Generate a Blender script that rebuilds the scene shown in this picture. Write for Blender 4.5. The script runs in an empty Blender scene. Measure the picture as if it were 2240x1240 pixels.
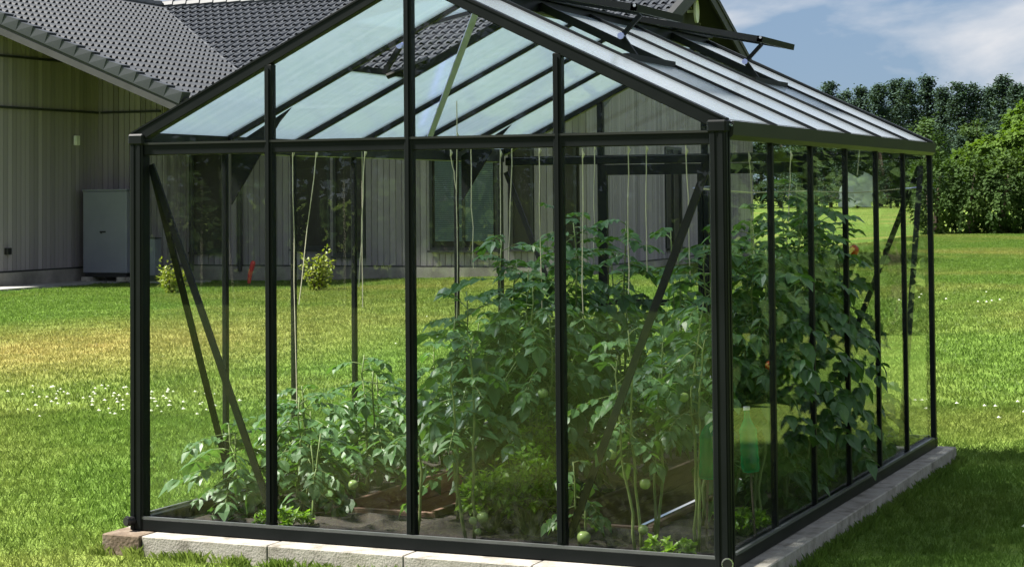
import bpy, bmesh, math, random
import numpy as np
from mathutils import Vector, Matrix
random.seed(7); rng = np.random.default_rng(7)
sc = bpy.context.scene
COL = sc.collection
# ------------------------------------------------------------------ camera
FPX, PPX, PPY = 4259.34, 1078.4, 272.86
CAM = Vector((5.4269, -7.9772, 1.5887))
yaw, pit, rol = -0.4179, 0.0372, -0.0084
fw = Vector((math.sin(yaw)*math.cos(pit), math.cos(yaw)*math.cos(pit), math.sin(pit)))
r0 = Vector((math.cos(yaw), -math.sin(yaw), 0)); u0 = r0.cross(fw)
RV = r0*math.cos(rol) + u0*math.sin(rol); UV = -r0*math.sin(rol) + u0*math.cos(rol)
cd = bpy.data.cameras.new('camera'); cam = bpy.data.objects.new('camera', cd); COL.objects.link(cam)
M = Matrix((RV, UV, -fw)).transposed().to_4x4(); M.translation = CAM
cam.matrix_world = M
cd.sensor_fit = 'HORIZONTAL'; cd.sensor_width = 36.0; cd.lens = FPX/2240*36
cd.shift_x = (1120-PPX)/2240; cd.shift_y = (PPY-620)/2240
cd.clip_start = 0.1; cd.clip_end = 5000
sc.camera = cam
# ------------------------------------------------------------------ world, sun, exposure
SUN_EL = math.radians(52); sx, sy = -0.93, -0.36           # horizontal direction towards the sun
w = bpy.data.worlds.new('World'); sc.world = w; w.use_nodes = True
nt = w.node_tree; nt.nodes.clear()
def N(nt, t, **k):
    n = nt.nodes.new(t)
    for a, b in k.items(): setattr(n, a, b)
    return n
sky = N(nt, 'ShaderNodeTexSky', sky_type='NISHITA', sun_disc=False, sun_elevation=SUN_EL,
        sun_rotation=math.atan2(sx, sy), air_density=1.0, dust_density=0.25, ozone_density=2.0)
tc = N(nt, 'ShaderNodeTexCoord'); mp = N(nt, 'ShaderNodeMapping'); mp.inputs['Scale'].default_value = (1.0, 1.0, 2.6)
mp.inputs['Location'].default_value = (3.9, 8.2, 4.1)
nz = N(nt, 'ShaderNodeTexNoise'); nz.inputs['Scale'].default_value = 7.0; nz.inputs['Detail'].default_value = 7; nz.inputs['Roughness'].default_value = 0.52
nz.inputs['Distortion'].default_value = 0.25
rp = N(nt, 'ShaderNodeValToRGB'); rp.color_ramp.elements[0].position = 0.42; rp.color_ramp.elements[1].position = 0.65
mx = N(nt, 'ShaderNodeMixRGB'); mx.inputs['Color2'].default_value = (3.0, 2.95, 2.95, 1)
tn = N(nt, 'ShaderNodeMixRGB', blend_type='MULTIPLY'); tn.inputs[0].default_value = 1; tn.inputs[2].default_value = (.06, .075, .10, 1)
ad = N(nt, 'ShaderNodeMixRGB', blend_type='ADD'); ad.inputs[0].default_value = 1; ad.inputs[2].default_value = (.68, .94, 1.30, 1)
bg = N(nt, 'ShaderNodeBackground'); bg.inputs['Strength'].default_value = 0.05
wo = N(nt, 'ShaderNodeOutputWorld'); L = nt.links.new
L(tc.outputs['Generated'], mp.inputs['Vector']); L(mp.outputs[0], nz.inputs['Vector']); L(nz.outputs['Fac'], rp.inputs['Fac'])
L(rp.outputs['Color'], mx.inputs['Fac']); L(sky.outputs[0], tn.inputs[1]); L(tn.outputs[0], ad.inputs[1]); L(ad.outputs[0], mx.inputs['Color1']); L(mx.outputs[0], bg.inputs['Color']); L(bg.outputs[0], wo.inputs[0])
sl = bpy.data.lights.new('sun', 'SUN'); sl.energy = 2.6; sl.angle = math.radians(7); sl.color = (1.0, 0.95, 0.87)
sun = bpy.data.objects.new('sun', sl); COL.objects.link(sun)
h = math.hypot(sx, sy); ce = math.cos(SUN_EL)
sun.rotation_euler = Vector((sx/h*ce, sy/h*ce, math.sin(SUN_EL))).to_track_quat('Z', 'Y').to_euler()
sun.location = (-6, 4, 12)
sc.view_settings.view_transform = 'Standard'; sc.view_settings.look = 'None'
sc.view_settings.exposure = 2.62; sc.view_settings.gamma = 1.0
sc.cycles.max_bounces = 10; sc.cycles.transparent_max_bounces = 32; sc.cycles.transmission_bounces = 8
sc.cycles.caustics_reflective = False; sc.cycles.caustics_refractive = False
sc.cycles.use_denoising = True
try: sc.cycles.sample_clamp_indirect = 6.0
except Exception: pass

# ------------------------------------------------------------------ materials
MATS = {}
def newmat(name):
    m = bpy.data.materials.new(name); m.use_nodes = True; m.node_tree.nodes.clear(); MATS[name] = m
    return m, m.node_tree, m.node_tree.links.new
def ramp(nt, stops):
    r = N(nt, 'ShaderNodeValToRGB'); e = r.color_ramp.elements
    while len(e) < len(stops): e.new(0.5)
    for k, (p, c) in enumerate(stops): e[k].position = p; e[k].color = (*c, 1)
    return r
def mat(name, stops, scale=8.0, rough=0.6, bump=0.0, bscale=None, detail=5, metal=0.0, spec=0.5, stretch=(1,1,1), coord='Object', rvar=0.0, randv=0.0, translucent=0.0, tcol=None):
    m, nt, L = newmat(name)
    out = N(nt, 'ShaderNodeOutputMaterial'); b = N(nt, 'ShaderNodeBsdfPrincipled')
    b.inputs['Metallic'].default_value = metal; b.inputs['Roughness'].default_value = rough; b.inputs['Specular IOR Level'].default_value = spec
    if coord == 'World': src = N(nt, 'ShaderNodeNewGeometry').outputs['Position']
    else: src = N(nt, 'ShaderNodeTexCoord').outputs[coord]
    mp = N(nt, 'ShaderNodeMapping'); mp.inputs['Scale'].default_value = stretch; L(src, mp.inputs[0])
    nz = N(nt, 'ShaderNodeTexNoise'); nz.inputs['Scale'].default_value = scale; nz.inputs['Detail'].default_value = detail; nz.inputs['Roughness'].default_value = .6
    L(mp.outputs[0], nz.inputs['Vector'])
    rp = ramp(nt, stops); L(nz.outputs['Fac'], rp.inputs[0]); colr = rp.outputs[0]
    if randv:
        oi = N(nt, 'ShaderNodeObjectInfo'); mr = N(nt, 'ShaderNodeMapRange'); mr.inputs['To Min'].default_value = 1-randv; mr.inputs['To Max'].default_value = 1+randv
        L(oi.outputs['Random'], mr.inputs['Value']); hv = N(nt, 'ShaderNodeHueSaturation'); L(mr.outputs[0], hv.inputs['Value']); L(colr, hv.inputs['Color']); colr = hv.outputs[0]
    L(colr, b.inputs['Base Color'])
    if rvar:
        mr = N(nt, 'ShaderNodeMapRange'); mr.inputs['To Min'].default_value = rough-rvar; mr.inputs['To Max'].default_value = rough+rvar; L(nz.outputs['Fac'], mr.inputs['Value']); L(mr.outputs[0], b.inputs['Roughness'])
    if bump:
        n2 = N(nt, 'ShaderNodeTexNoise'); n2.inputs['Scale'].default_value = bscale or scale*4; n2.inputs['Detail'].default_value = 4; L(mp.outputs[0], n2.inputs['Vector'])
        bp = N(nt, 'ShaderNodeBump'); bp.inputs['Strength'].default_value = bump; bp.inputs['Distance'].default_value = 0.01; L(n2.outputs['Fac'], bp.inputs['Height']); L(bp.outputs[0], b.inputs['Normal'])
    if translucent:
        t = N(nt, 'ShaderNodeBsdfTranslucent'); mx = N(nt, 'ShaderNodeMixShader'); mx.inputs[0].default_value = translucent
        if tcol:
            g = N(nt, 'ShaderNodeMixRGB', blend_type='MULTIPLY'); g.inputs[0].default_value = 1; g.inputs[2].default_value = (*tcol, 1); L(colr, g.inputs[1]); L(g.outputs[0], t.inputs[0])
        else: L(colr, t.inputs[0])
        L(b.outputs[0], mx.inputs[1]); L(t.outputs[0], mx.inputs[2]); L(mx.outputs[0], out.inputs[0])
    else: L(b.outputs[0], out.inputs[0])
    return m
def schlick(nt, L, f0=.04):
    """reflectance of a clear sheet from the viewing angle, the same from both sides"""
    g = N(nt, 'ShaderNodeNewGeometry'); d = N(nt, 'ShaderNodeVectorMath', operation='DOT_PRODUCT'); L(g.outputs['Normal'], d.inputs[0]); L(g.outputs['Incoming'], d.inputs[1])
    a = N(nt, 'ShaderNodeMath', operation='ABSOLUTE'); L(d.outputs['Value'], a.inputs[0]); b = N(nt, 'ShaderNodeMath', operation='SUBTRACT', use_clamp=True); b.inputs[0].default_value = 1; L(a.outputs[0], b.inputs[1])
    c = N(nt, 'ShaderNodeMath', operation='POWER'); L(b.outputs[0], c.inputs[0]); c.inputs[1].default_value = 5; e = N(nt, 'ShaderNodeMath', operation='MULTIPLY_ADD'); L(c.outputs[0], e.inputs[0]); e.inputs[1].default_value = (1-f0)*.7; e.inputs[2].default_value = f0*.8
    return e
def glassmat(name, tint, ior=1.5, rough=0.0, dirt=0.002):
    m, nt, L = newmat(name); out = N(nt, 'ShaderNodeOutputMaterial')
    fr = schlick(nt, L, ((ior-1)/(ior+1))**2*.8)
    tr = N(nt, 'ShaderNodeBsdfTransparent'); tr.inputs[0].default_value = (*tint, 1)
    gl = N(nt, 'ShaderNodeBsdfGlossy'); gl.inputs['Roughness'].default_value = rough
    df = N(nt, 'ShaderNodeBsdfDiffuse'); df.inputs[0].default_value = (.55, .56, .52, 1)
    geo = N(nt, 'ShaderNodeNewGeometry'); nz = N(nt, 'ShaderNodeTexNoise'); nz.inputs['Scale'].default_value = 3.0; nz.inputs['Detail'].default_value = 6
    mp = N(nt, 'ShaderNodeMapping'); mp.inputs['Scale'].default_value = (2.2, 2.2, .6); L(geo.outputs['Position'], mp.inputs[0]); L(mp.outputs[0], nz.inputs[0])
    mr = N(nt, 'ShaderNodeMapRange'); mr.inputs['From Min'].default_value = .4; mr.inputs['From Max'].default_value = .75; mr.inputs['To Max'].default_value = dirt*2; L(nz.outputs['Fac'], mr.inputs['Value'])
    sz = N(nt, 'ShaderNodeSeparateXYZ'); L(geo.outputs['Position'], sz.inputs[0]); sp = N(nt, 'ShaderNodeMapRange'); sp.inputs['From Min'].default_value = .42; sp.inputs['From Max'].default_value = .05; sp.inputs['To Max'].default_value = .03; L(sz.outputs['Z'], sp.inputs['Value'])
    n2 = N(nt, 'ShaderNodeTexNoise'); n2.inputs['Scale'].default_value = 26; n2.inputs['Detail'].default_value = 6; L(geo.outputs['Position'], n2.inputs[0]); r2 = N(nt, 'ShaderNodeMapRange'); r2.inputs['From Min'].default_value = .45; r2.inputs['From Max'].default_value = .75; L(n2.outputs['Fac'], r2.inputs['Value'])
    mu = N(nt, 'ShaderNodeMath', operation='MULTIPLY'); L(sp.outputs[0], mu.inputs[0]); L(r2.outputs[0], mu.inputs[1]); su = N(nt, 'ShaderNodeMath', operation='ADD'); L(mr.outputs[0], su.inputs[0]); L(mu.outputs[0], su.inputs[1])
    m1 = N(nt, 'ShaderNodeMixShader'); L(su.outputs[0], m1.inputs[0]); L(tr.outputs[0], m1.inputs[1]); L(df.outputs[0], m1.inputs[2])
    m2 = N(nt, 'ShaderNodeMixShader'); L(fr.outputs[0], m2.inputs[0]); L(m1.outputs[0], m2.inputs[1]); L(gl.outputs[0], m2.inputs[2]); L(m2.outputs[0], out.inputs[0])
    return m
glassmat('glass', (.982, .99, .985))
mat('window_glass', [(.35, (.010, .016, .016)), (.7, (.03, .045, .04))], scale=1.5, rough=.06, spec=1.0)
def polycarb(name):
    m, nt, L = newmat(name); out = N(nt, 'ShaderNodeOutputMaterial')
    tco = N(nt, 'ShaderNodeTexCoord'); mp = N(nt, 'ShaderNodeMapping'); mp.inputs['Scale'].default_value = (.25, 9, .25); L(tco.outputs['Object'], mp.inputs[0])
    nz = N(nt, 'ShaderNodeTexNoise'); nz.inputs['Scale'].default_value = 2.2; nz.inputs['Detail'].default_value = 5; L(mp.outputs[0], nz.inputs[0])
    rp = ramp(nt, [(.3, (.70, .80, .88)), (.7, (.82, .90, .96))]); L(nz.outputs['Fac'], rp.inputs[0])
    tr = N(nt, 'ShaderNodeBsdfTransparent'); tr.inputs[0].default_value = (.84, .90, .95, 1)
    tl = N(nt, 'ShaderNodeBsdfTranslucent'); tm_ = N(nt, 'ShaderNodeMixRGB', blend_type='MULTIPLY'); tm_.inputs[0].default_value = 1; tm_.inputs[2].default_value = (.50, .55, .62, 1); L(rp.outputs[0], tm_.inputs[1]); L(tm_.outputs[0], tl.inputs[0])
    df = N(nt, 'ShaderNodeBsdfDiffuse'); L(rp.outputs[0], df.inputs[0])
    gl = N(nt, 'ShaderNodeBsdfGlossy'); gl.inputs['Roughness'].default_value = .16
    fr = schlick(nt, L)
    a = N(nt, 'ShaderNodeMixShader'); a.inputs[0].default_value = .62; L(tl.outputs[0], a.inputs[1]); L(df.outputs[0], a.inputs[2])
    b = N(nt, 'ShaderNodeMixShader'); b.inputs[0].default_value = .49; L(tr.outputs[0], b.inputs[1]); L(a.outputs[0], b.inputs[2])
    c = N(nt, 'ShaderNodeMixShader'); L(fr.outputs[0], c.inputs[0]); L(b.outputs[0], c.inputs[1]); L(gl.outputs[0], c.inputs[2]); L(c.outputs[0], out.inputs[0])
    return m
polycarb('polycarbonate')
mat('frame', [(.3, (.0035, .005, .0055)), (.7, (.006, .008, .0085))], scale=3, rough=.45, rvar=.08, spec=.16)
mat('frame_grey', [(.3, (.013, .015, .014)), (.7, (.018, .02, .018))], scale=3, rough=.45, rvar=.08, spec=.3)
mat('lip', [(.3, (.06, .066, .066)), (.7, (.09, .096, .096))], rough=.4)
mat('alu', [(.3, (.44, .45, .86)), (.7, (.52, .53, .94))], scale=6, rough=.5)
mat('chrome', [(.3, (.6, .6, .6)), (.7, (.7, .7, .7))], rough=.25, metal=.9)
mat('rubber', [(.3, (.008, .008, .009)), (.7, (.014, .014, .014))], rough=.5)
mat('concrete', [(.3, (.15, .135, .11)), (.48, (.29, .27, .235)), (.75, (.40, .38, .34))], scale=9, rough=.9, bump=.35, bscale=90, coord='World')
mat('old_stone', [(.25, (.07, .05, .032)), (.5, (.15, .11, .075)), (.8, (.28, .25, .2))], scale=9, rough=.95, bump=.5, bscale=60, coord='World')
mat('plinth', [(.25, (.12, .11, .10)), (.5, (.22, .205, .185)), (.8, (.36, .34, .31))], scale=1.6, rough=.9, bump=.3, coord='World')
mat('paving', [(.3, (.20, .20, .19)), (.7, (.33, .33, .32))], scale=2, rough=.9, coord='World')
mat('cladding', [(.25, (.19, .168, .185)), (.5, (.26, .232, .255)), (.8, (.32, .288, .31))], scale=2.2, rough=.75, stretch=(6, 6, .35), bump=.25, bscale=20, randv=.22)
mat('wall_back', [(.3, (.03, .028, .024)), (.7, (.04, .037, .03))], rough=.9)
mat('dark_trim', [(.3, (.018, .02, .02)), (.7, (.028, .03, .03))], rough=.6)
mat('fascia', [(.3, (.030, .031, .031)), (.7, (.045, .046, .046))], rough=.6, scale=3)
mat('tile', [(.3, (.036, .041, .049)), (.7, (.052, .058, .068))], scale=2.5, rough=.55, randv=.12, rvar=.08, spec=.3)
mat('ridge', [(.3, (.06, .065, .07)), (.7, (.09, .096, .10))], scale=2.5, rough=.5, randv=.1)
mat('deck', [(.3, (.012, .013, .014)), (.7, (.02, .02, .022))], rough=.8)
mat('pump_grey', [(.3, (.16, .17, .21)), (.7, (.19, .20, .24))], scale=2, rough=.45)
mat('white_plastic', [(.3, (.68, .68, .66)), (.7, (.78, .78, .76))], rough=.5)
mat('red_plastic', [(.3, (.5, .02, .03)), (.7, (.62, .03, .04))], rough=.5)
mat('blind', [(.3, (.07, .10, .115)), (.7, (.10, .14, .155))], scale=2, rough=.6)
mat('soil', [(.3, (.010, .007, .005)), (.55, (.022, .016, .011)), (.8, (.05, .037, .025))], scale=14, rough=.95, bump=1.0, bscale=40, coord='World')
mat('plank', [(.25, (.075, .038, .026)), (.5, (.13, .07, .048)), (.8, (.19, .115, .082))], scale=3, rough=.75, stretch=(1.2, 1.2, 9), bump=.4, randv=.15)
mat('gravel_path', [(.3, (.05, .04, .03)), (.7, (.11, .09, .07))], scale=30, rough=.95, bump=.8, coord='World')
mat('string', [(.3, (.46, .42, .30)), (.7, (.62, .58, .44))], scale=30, rough=.8)
mat('stem', [(.3, (.085, .14, .035)), (.7, (.19, .24, .075))], scale=20, rough=.6, coord='World')
mat('bark', [(.3, (.05, .038, .026)), (.7, (.12, .09, .065))], scale=6, rough=.9, bump=.5)
def leafmat(name, a, b, c, scale, t=.34, rough=.42, tc=(1.5, 1.6, .5), spec=.4):
    return mat(name, [(.25, a), (.5, b), (.72, c), (.80, tuple(q*m_ for q, m_ in zip(c, (2.6, 1.7, 1.0))) if 'tomato' in name else c)], scale=scale, rough=rough, coord='World', translucent=t, tcol=tc, spec=spec)
leafmat('tomato_leaf', (.042, .10, .036), (.07, .15, .052), (.11, .20, .07), 9)
leafmat('pepper_leaf', (.044, .105, .044), (.066, .145, .058), (.095, .185, .075), 7, rough=.33)
leafmat('herb_leaf', (.10, .20, .018), (.16, .29, .028), (.24, .38, .045), 14, t=.42)
leafmat('shrub_leaf', (.10, .15, .02), (.19, .23, .03), (.36, .36, .08), 9)
leafmat('hedge_leaf', (.022, .045, .012), (.04, .075, .018), (.07, .115, .028), 1.3, t=.25, rough=.7, spec=.12)
leafmat('broadleaf', (.04, .08, .014), (.07, .125, .02), (.105, .17, .03), 1.0, t=.3, rough=.7, spec=.12)
leafmat('pine_leaf', (.03, .054, .042), (.045, .076, .057), (.066, .105, .072), .5, t=.12, rough=.9, spec=.08)
leafmat('birch_leaf', (.035, .065, .028), (.055, .095, .036), (.08, .125, .045), .5, t=.2, rough=.85, spec=.1)
mat('green_tomato', [(.3, (.20, .30, .08)), (.7, (.30, .40, .14))], scale=12, rough=.22)
mat('red_tomato', [(.3, (.50, .05, .012)), (.7, (.62, .11, .02))], scale=12, rough=.22)
mat('petal', [(.3, (.70, .72, .60)), (.7, (.82, .84, .74))], rough=.7, translucent=.25)
mat('yellow_flower', [(.3, (.7, .5, .03)), (.7, (.8, .62, .05))], rough=.7)
mat('cloth', [(.3, (.74, .78, .76)), (.7, (.85, .87, .86))], scale=5, rough=.7, translucent=.4)
m, nt, L = newmat('green_plastic'); out = N(nt, 'ShaderNodeOutputMaterial'); fr = schlick(nt, L); tr = N(nt, 'ShaderNodeBsdfTransparent'); tr.inputs[0].default_value = (.12, .70, .42, 1)
tl = N(nt, 'ShaderNodeBsdfTranslucent'); tl.inputs[0].default_value = (.03, .62, .34, 1); gl = N(nt, 'ShaderNodeBsdfGlossy'); gl.inputs['Roughness'].default_value = .1
a = N(nt, 'ShaderNodeMixShader'); a.inputs[0].default_value = .55; L(tr.outputs[0], a.inputs[1]); L(tl.outputs[0], a.inputs[2]); c = N(nt, 'ShaderNodeMixShader'); L(fr.outputs[0], c.inputs[0]); L(a.outputs[0], c.inputs[1]); L(gl.outputs[0], c.inputs[2]); L(c.outputs[0], out.inputs[0])

def lawncol(nt, L, blade):
    """world-space lawn colour: green with dry straw patches"""
    geo = N(nt, 'ShaderNodeNewGeometry')
    n1 = N(nt, 'ShaderNodeTexNoise'); n1.inputs['Scale'].default_value = .16; n1.inputs['Detail'].default_value = 4; L(geo.outputs['Position'], n1.inputs[0])
    n2 = N(nt, 'ShaderNodeTexNoise'); n2.inputs['Scale'].default_value = 2.2; n2.inputs['Detail'].default_value = 6; L(geo.outputs['Position'], n2.inputs[0])
    n3 = N(nt, 'ShaderNodeTexNoise'); n3.inputs['Scale'].default_value = 55; n3.inputs['Detail'].default_value = 2; L(geo.outputs['Position'], n3.inputs[0])
    g = ramp(nt, [(.3, (.075, .142, .018)), (.55, (.125, .212, .032)), (.75, (.19, .275, .054))]); 
    mix = N(nt, 'ShaderNodeMixRGB'); mix.inputs[0].default_value = .5; L(n2.outputs['Fac'], mix.inputs[1]); L(n3.outputs['Fac'], mix.inputs[2]); L(mix.outputs[0], g.inputs[0])
    d = ramp(nt, [(.3, (.27, .235, .065)), (.7, (.42, .345, .12))]); L(n3.outputs['Fac'], d.inputs[0])
    # dry patch: centred left of the greenhouse and along the house
    sep = N(nt, 'ShaderNodeSeparateXYZ'); L(geo.outputs['Position'], sep.inputs[0])
    vd = N(nt, 'ShaderNodeVectorMath', operation='DISTANCE'); sv = N(nt, 'ShaderNodeVectorMath', operation='MULTIPLY'); sv.inputs[1].default_value = (.30, .15, 0)
    L(geo.outputs['Position'], sv.inputs[0]); L(sv.outputs[0], vd.inputs[0]); vd.inputs[1].default_value = (-8.2*.30, 10.0*.15, 0)
    mr = N(nt, 'ShaderNodeMapRange'); mr.inputs['From Min'].default_value = 1.25; mr.inputs['From Max'].default_value = .1; mr.inputs['To Max'].default_value = .95; L(vd.outputs['Value'], mr.inputs['Value'])
    m3 = N(nt, 'ShaderNodeMapRange'); m3.inputs['From Min'].default_value = .46; m3.inputs['From Max'].default_value = .72; m3.inputs['To Max'].default_value = .6; L(n1.outputs['Fac'], m3.inputs['Value'])
    mm = N(nt, 'ShaderNodeMath', operation='MAXIMUM'); L(mr.outputs[0], mm.inputs[0]); L(m3.outputs[0], mm.inputs[1])
    ms = N(nt, 'ShaderNodeMath', operation='MULTIPLY'); L(mm.outputs[0], ms.inputs[0]); 
    m4 = N(nt, 'ShaderNodeMapRange'); m4.inputs['From Min'].default_value = .3; m4.inputs['From Max'].default_value = .65; m4.inputs['To Min'].default_value = .65; L(n2.outputs['Fac'], m4.inputs['Value']); L(m4.outputs[0], ms.inputs[1])
    o = N(nt, 'ShaderNodeMixRGB'); L(ms.outputs[0], o.inputs[0]); L(g.outputs[0], o.inputs[1]); L(d.outputs[0], o.inputs[2])
    return o.outputs[0], n2, n3
m, nt_, L_ = newmat('lawn'); out = N(nt_, 'ShaderNodeOutputMaterial'); b = N(nt_, 'ShaderNodeBsdfPrincipled'); b.inputs['Roughness'].default_value = .9; b.inputs['Specular IOR Level'].default_value = .15
c_, n2_, n3_ = lawncol(nt_, L_, False); dk = N(nt_, 'ShaderNodeMixRGB', blend_type='MULTIPLY'); dk.inputs[0].default_value = 1; dk.inputs[2].default_value = (1.0, 1.0, .95, 1)
L_(c_, dk.inputs[1]); L_(dk.outputs[0], b.inputs['Base Color'])
bp = N(nt_, 'ShaderNodeBump'); bp.inputs['Strength'].default_value = .8; bp.inputs['Distance'].default_value = .05; L_(n3_.outputs['Fac'], bp.inputs['Height']); L_(bp.outputs[0], b.inputs['Normal']); L_(b.outputs[0], out.inputs[0])
m, nt_, L_ = newmat('grass_blade'); out = N(nt_, 'ShaderNodeOutputMaterial'); b = N(nt_, 'ShaderNodeBsdfPrincipled'); b.inputs['Roughness'].default_value = .55; b.inputs['Specular IOR Level'].default_value = .3
c_, n2_, n3_ = lawncol(nt_, L_, True); L_(c_, b.inputs['Base Color']); t_ = N(nt_, 'ShaderNodeBsdfTranslucent'); L_(c_, t_.inputs[0]); x_ = N(nt_, 'ShaderNodeMixShader'); x_.inputs[0].default_value = .5
L_(b.outputs[0], x_.inputs[1]); L_(t_.outputs[0], x_.inputs[2]); L_(x_.outputs[0], out.inputs[0])

# ------------------------------------------------------------------ mesh helpers
class MB:
    def __init__(s): s.v = []; s.f = []
    def quadbox(s, c8):
        o = len(s.v); s.v += [tuple(p) for p in c8]
        s.f += [(o+0,o+3,o+2,o+1),(o+4,o+5,o+6,o+7),(o+0,o+1,o+5,o+4),(o+1,o+2,o+6,o+5),(o+2,o+3,o+7,o+6),(o+3,o+0,o+4,o+7)]
        return s
    def box(s, x0, x1, y0, y1, z0, z1):
        return s.quadbox([(x0,y0,z0),(x1,y0,z0),(x1,y1,z0),(x0,y1,z0),(x0,y0,z1),(x1,y0,z1),(x1,y1,z1),(x0,y1,z1)])
    def bar(s, a, b, w, hh, up=(0,0,1)):
        a = Vector(a); b = Vector(b); d = (b-a).normalized(); u = Vector(up)
        x = d.cross(u).normalized(); u = x.cross(d).normalized(); x = x*w/2; u = u*hh/2
        return s.quadbox([a-x-u, a+x-u, a+x+u, a-x+u, b-x-u, b+x-u, b+x+u, b-x+u])
    def tube(s, pts, rad, n=6, cap=True):
        pts = [Vector(p) for p in pts]; rings = []
        if not hasattr(rad, '__len__'): rad = [rad]*len(pts)
        px = None
        for i, p in enumerate(pts):
            d = (pts[min(i+1, len(pts)-1)] - pts[max(i-1, 0)]).normalized()
            if px is None: px = d.orthogonal().normalized()
            px = (px - d*px.dot(d)).normalized(); py = d.cross(px); o = len(s.v)
            for k in range(n):
                a = 2*math.pi*k/n; s.v.append(tuple(p + (px*math.cos(a)+py*math.sin(a))*rad[i]))
            rings.append(o)
        for i in range(len(pts)-1):
            for k in range(n): s.f.append((rings[i]+k, rings[i]+(k+1)%n, rings[i+1]+(k+1)%n, rings[i+1]+k))
        if cap: s.f.append(tuple(rings[0]+k for k in range(n))[::-1]); s.f.append(tuple(rings[-1]+k for k in range(n)))
        return s
    def lathe(s, prof, c=(0,0,0), n=16):
        rings = []
        for r_, z_ in prof:
            o = len(s.v); rings.append(o)
            for k in range(n):
                a = 2*math.pi*k/n; s.v.append((c[0]+r_*math.cos(a), c[1]+r_*math.sin(a), c[2]+z_))
        for i in range(len(prof)-1):
            for k in range(n): s.f.append((rings[i]+k, rings[i]+(k+1)%n, rings[i+1]+(k+1)%n, rings[i+1]+k))
        s.f.append(tuple(rings[0]+k for k in range(n))[::-1]); s.f.append(tuple(rings[-1]+k for k in range(n)))
        return s
    def prism(s, poly, vec):
        o = len(s.v); n = len(poly); vec = Vector(vec)
        s.v += [tuple(p) for p in poly] + [tuple(Vector(p)+vec) for p in poly]
        s.f.append(tuple(range(o, o+n))[::-1]); s.f.append(tuple(range(o+n, o+2*n)))
        for k in range(n): s.f.append((o+k, o+(k+1)%n, o+n+(k+1)%n, o+n+k))
        return s
    def leaf(s, o, d, up, Ln, Wd, droop=.15, fold=.12):
        o = Vector(o); d = Vector(d).normalized(); x = d.cross(Vector(up))
        if x.length < 1e-4: x = d.orthogonal()
        x.normalize(); n = x.cross(d); i = len(s.v); dn = -n*droop*Ln; f = n*fold*Wd
        P = [o, o+d*Ln*.22-x*Wd*.42+f+dn*.05, o+d*Ln*.55-x*Wd*.5+f+dn*.35, o+d*Ln+dn, o+d*Ln*.55+x*Wd*.5+f+dn*.35, o+d*Ln*.22+x*Wd*.42+f+dn*.05, o+d*Ln*.5+dn*.25]
        s.v += [tuple(p) for p in P]
        s.f += [(i,i+6,i+1),(i+1,i+6,i+2),(i+2,i+6,i+3),(i+3,i+6,i+4),(i+4,i+6,i+5),(i+5,i+6,i)]
    def mesh(s, name, m):
        me = bpy.data.meshes.new(name); me.from_pydata(s.v, [], s.f); me.materials.append(MATS[m]); me.update()
        return me
    def build(s, name, m, parent=None, smooth=False, bevel=0, kind=None):
        me = s.mesh(name, m)
        if bevel:
            bm = bmesh.new(); bm.from_mesh(me); bmesh.ops.recalc_face_normals(bm, faces=bm.faces)
            bmesh.ops.bevel(bm, geom=list(bm.edges), offset=bevel, segments=1, affect='EDGES'); bm.to_mesh(me); bm.free()
        if smooth: me.polygons.foreach_set('use_smooth', [True]*len(me.polygons))
        return link(name, me, parent, kind)
def link(name, me, parent=None, kind=None):
    o = bpy.data.objects.new(name, me); COL.objects.link(o)
    if parent: o.parent = parent
    if kind: o['kind'] = kind
    return o
def tag(o, label, cat=None, group=None):
    o['label'] = label
    if cat: o['category'] = cat
    if group: o['group'] = group
    return o
def thing(name, label, cat, loc=(0,0,0), rz=0, group=None):
    o = bpy.data.objects.new(name, None); COL.objects.link(o); o.location = loc; o.rotation_euler = (0,0,rz); o.empty_display_size = .2
    return tag(o, label, cat, group)

# ------------------------------------------------------------------ ground
def sm(t): t = min(1, max(0, t)); return t*t*(3-2*t)
def gz(x, y): return -0.10 + 0.175*sm((x+16)/9)*sm((y-9)/17)
HX0, HX1, HY0, HY1 = -.02, 2.96, 0.02, 4.34
xs = sorted(set([-2500,-900,-300,-120,-70,-45] + list(range(-34, 40, 2)) + [HX0, HX1, 55, 80, 130, 300, 900, 2500]))
ys = sorted(set([-900,-100,-30,-16] + list(range(-10, 60, 2)) + [HY0, HY1, 75, 100, 150, 300, 900, 3500]))
g = MB(); idx = {}
for i, x in enumerate(xs):
    for j, y in enumerate(ys): idx[i,j] = len(g.v); g.v.append((x, y, gz(x, y)))
for i in range(len(xs)-1):
    for j in range(len(ys)-1):
        cx, cy = (xs[i]+xs[i+1])/2, (ys[j]+ys[j+1])/2
        if HX0 < cx < HX1 and HY0 < cy < HY1: continue
        g.f.append((idx[i,j], idx[i+1,j], idx[i+1,j+1], idx[i,j+1]))
g.build('lawn', 'lawn', kind='structure', smooth=True)

# ------------------------------------------------------------------ house (local frame: x right along the front, y back)
HZ = math.radians(1.944); E0 = Vector((-14.40, 22.56, 0)); TP = math.tan(math.radians(22.37)); EZ = 3.46
house = thing('house', 'grey-brown timber-clad bungalow with dark tiled roof behind the greenhouse', 'house', E0, HZ)
RZ = EZ + 7.19*TP
def zA(x): return EZ - x*TP            # left wing, slope falling to +x
def zB(y): return EZ + (y-3.71)*TP     # main block, slope falling to the viewer
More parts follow.
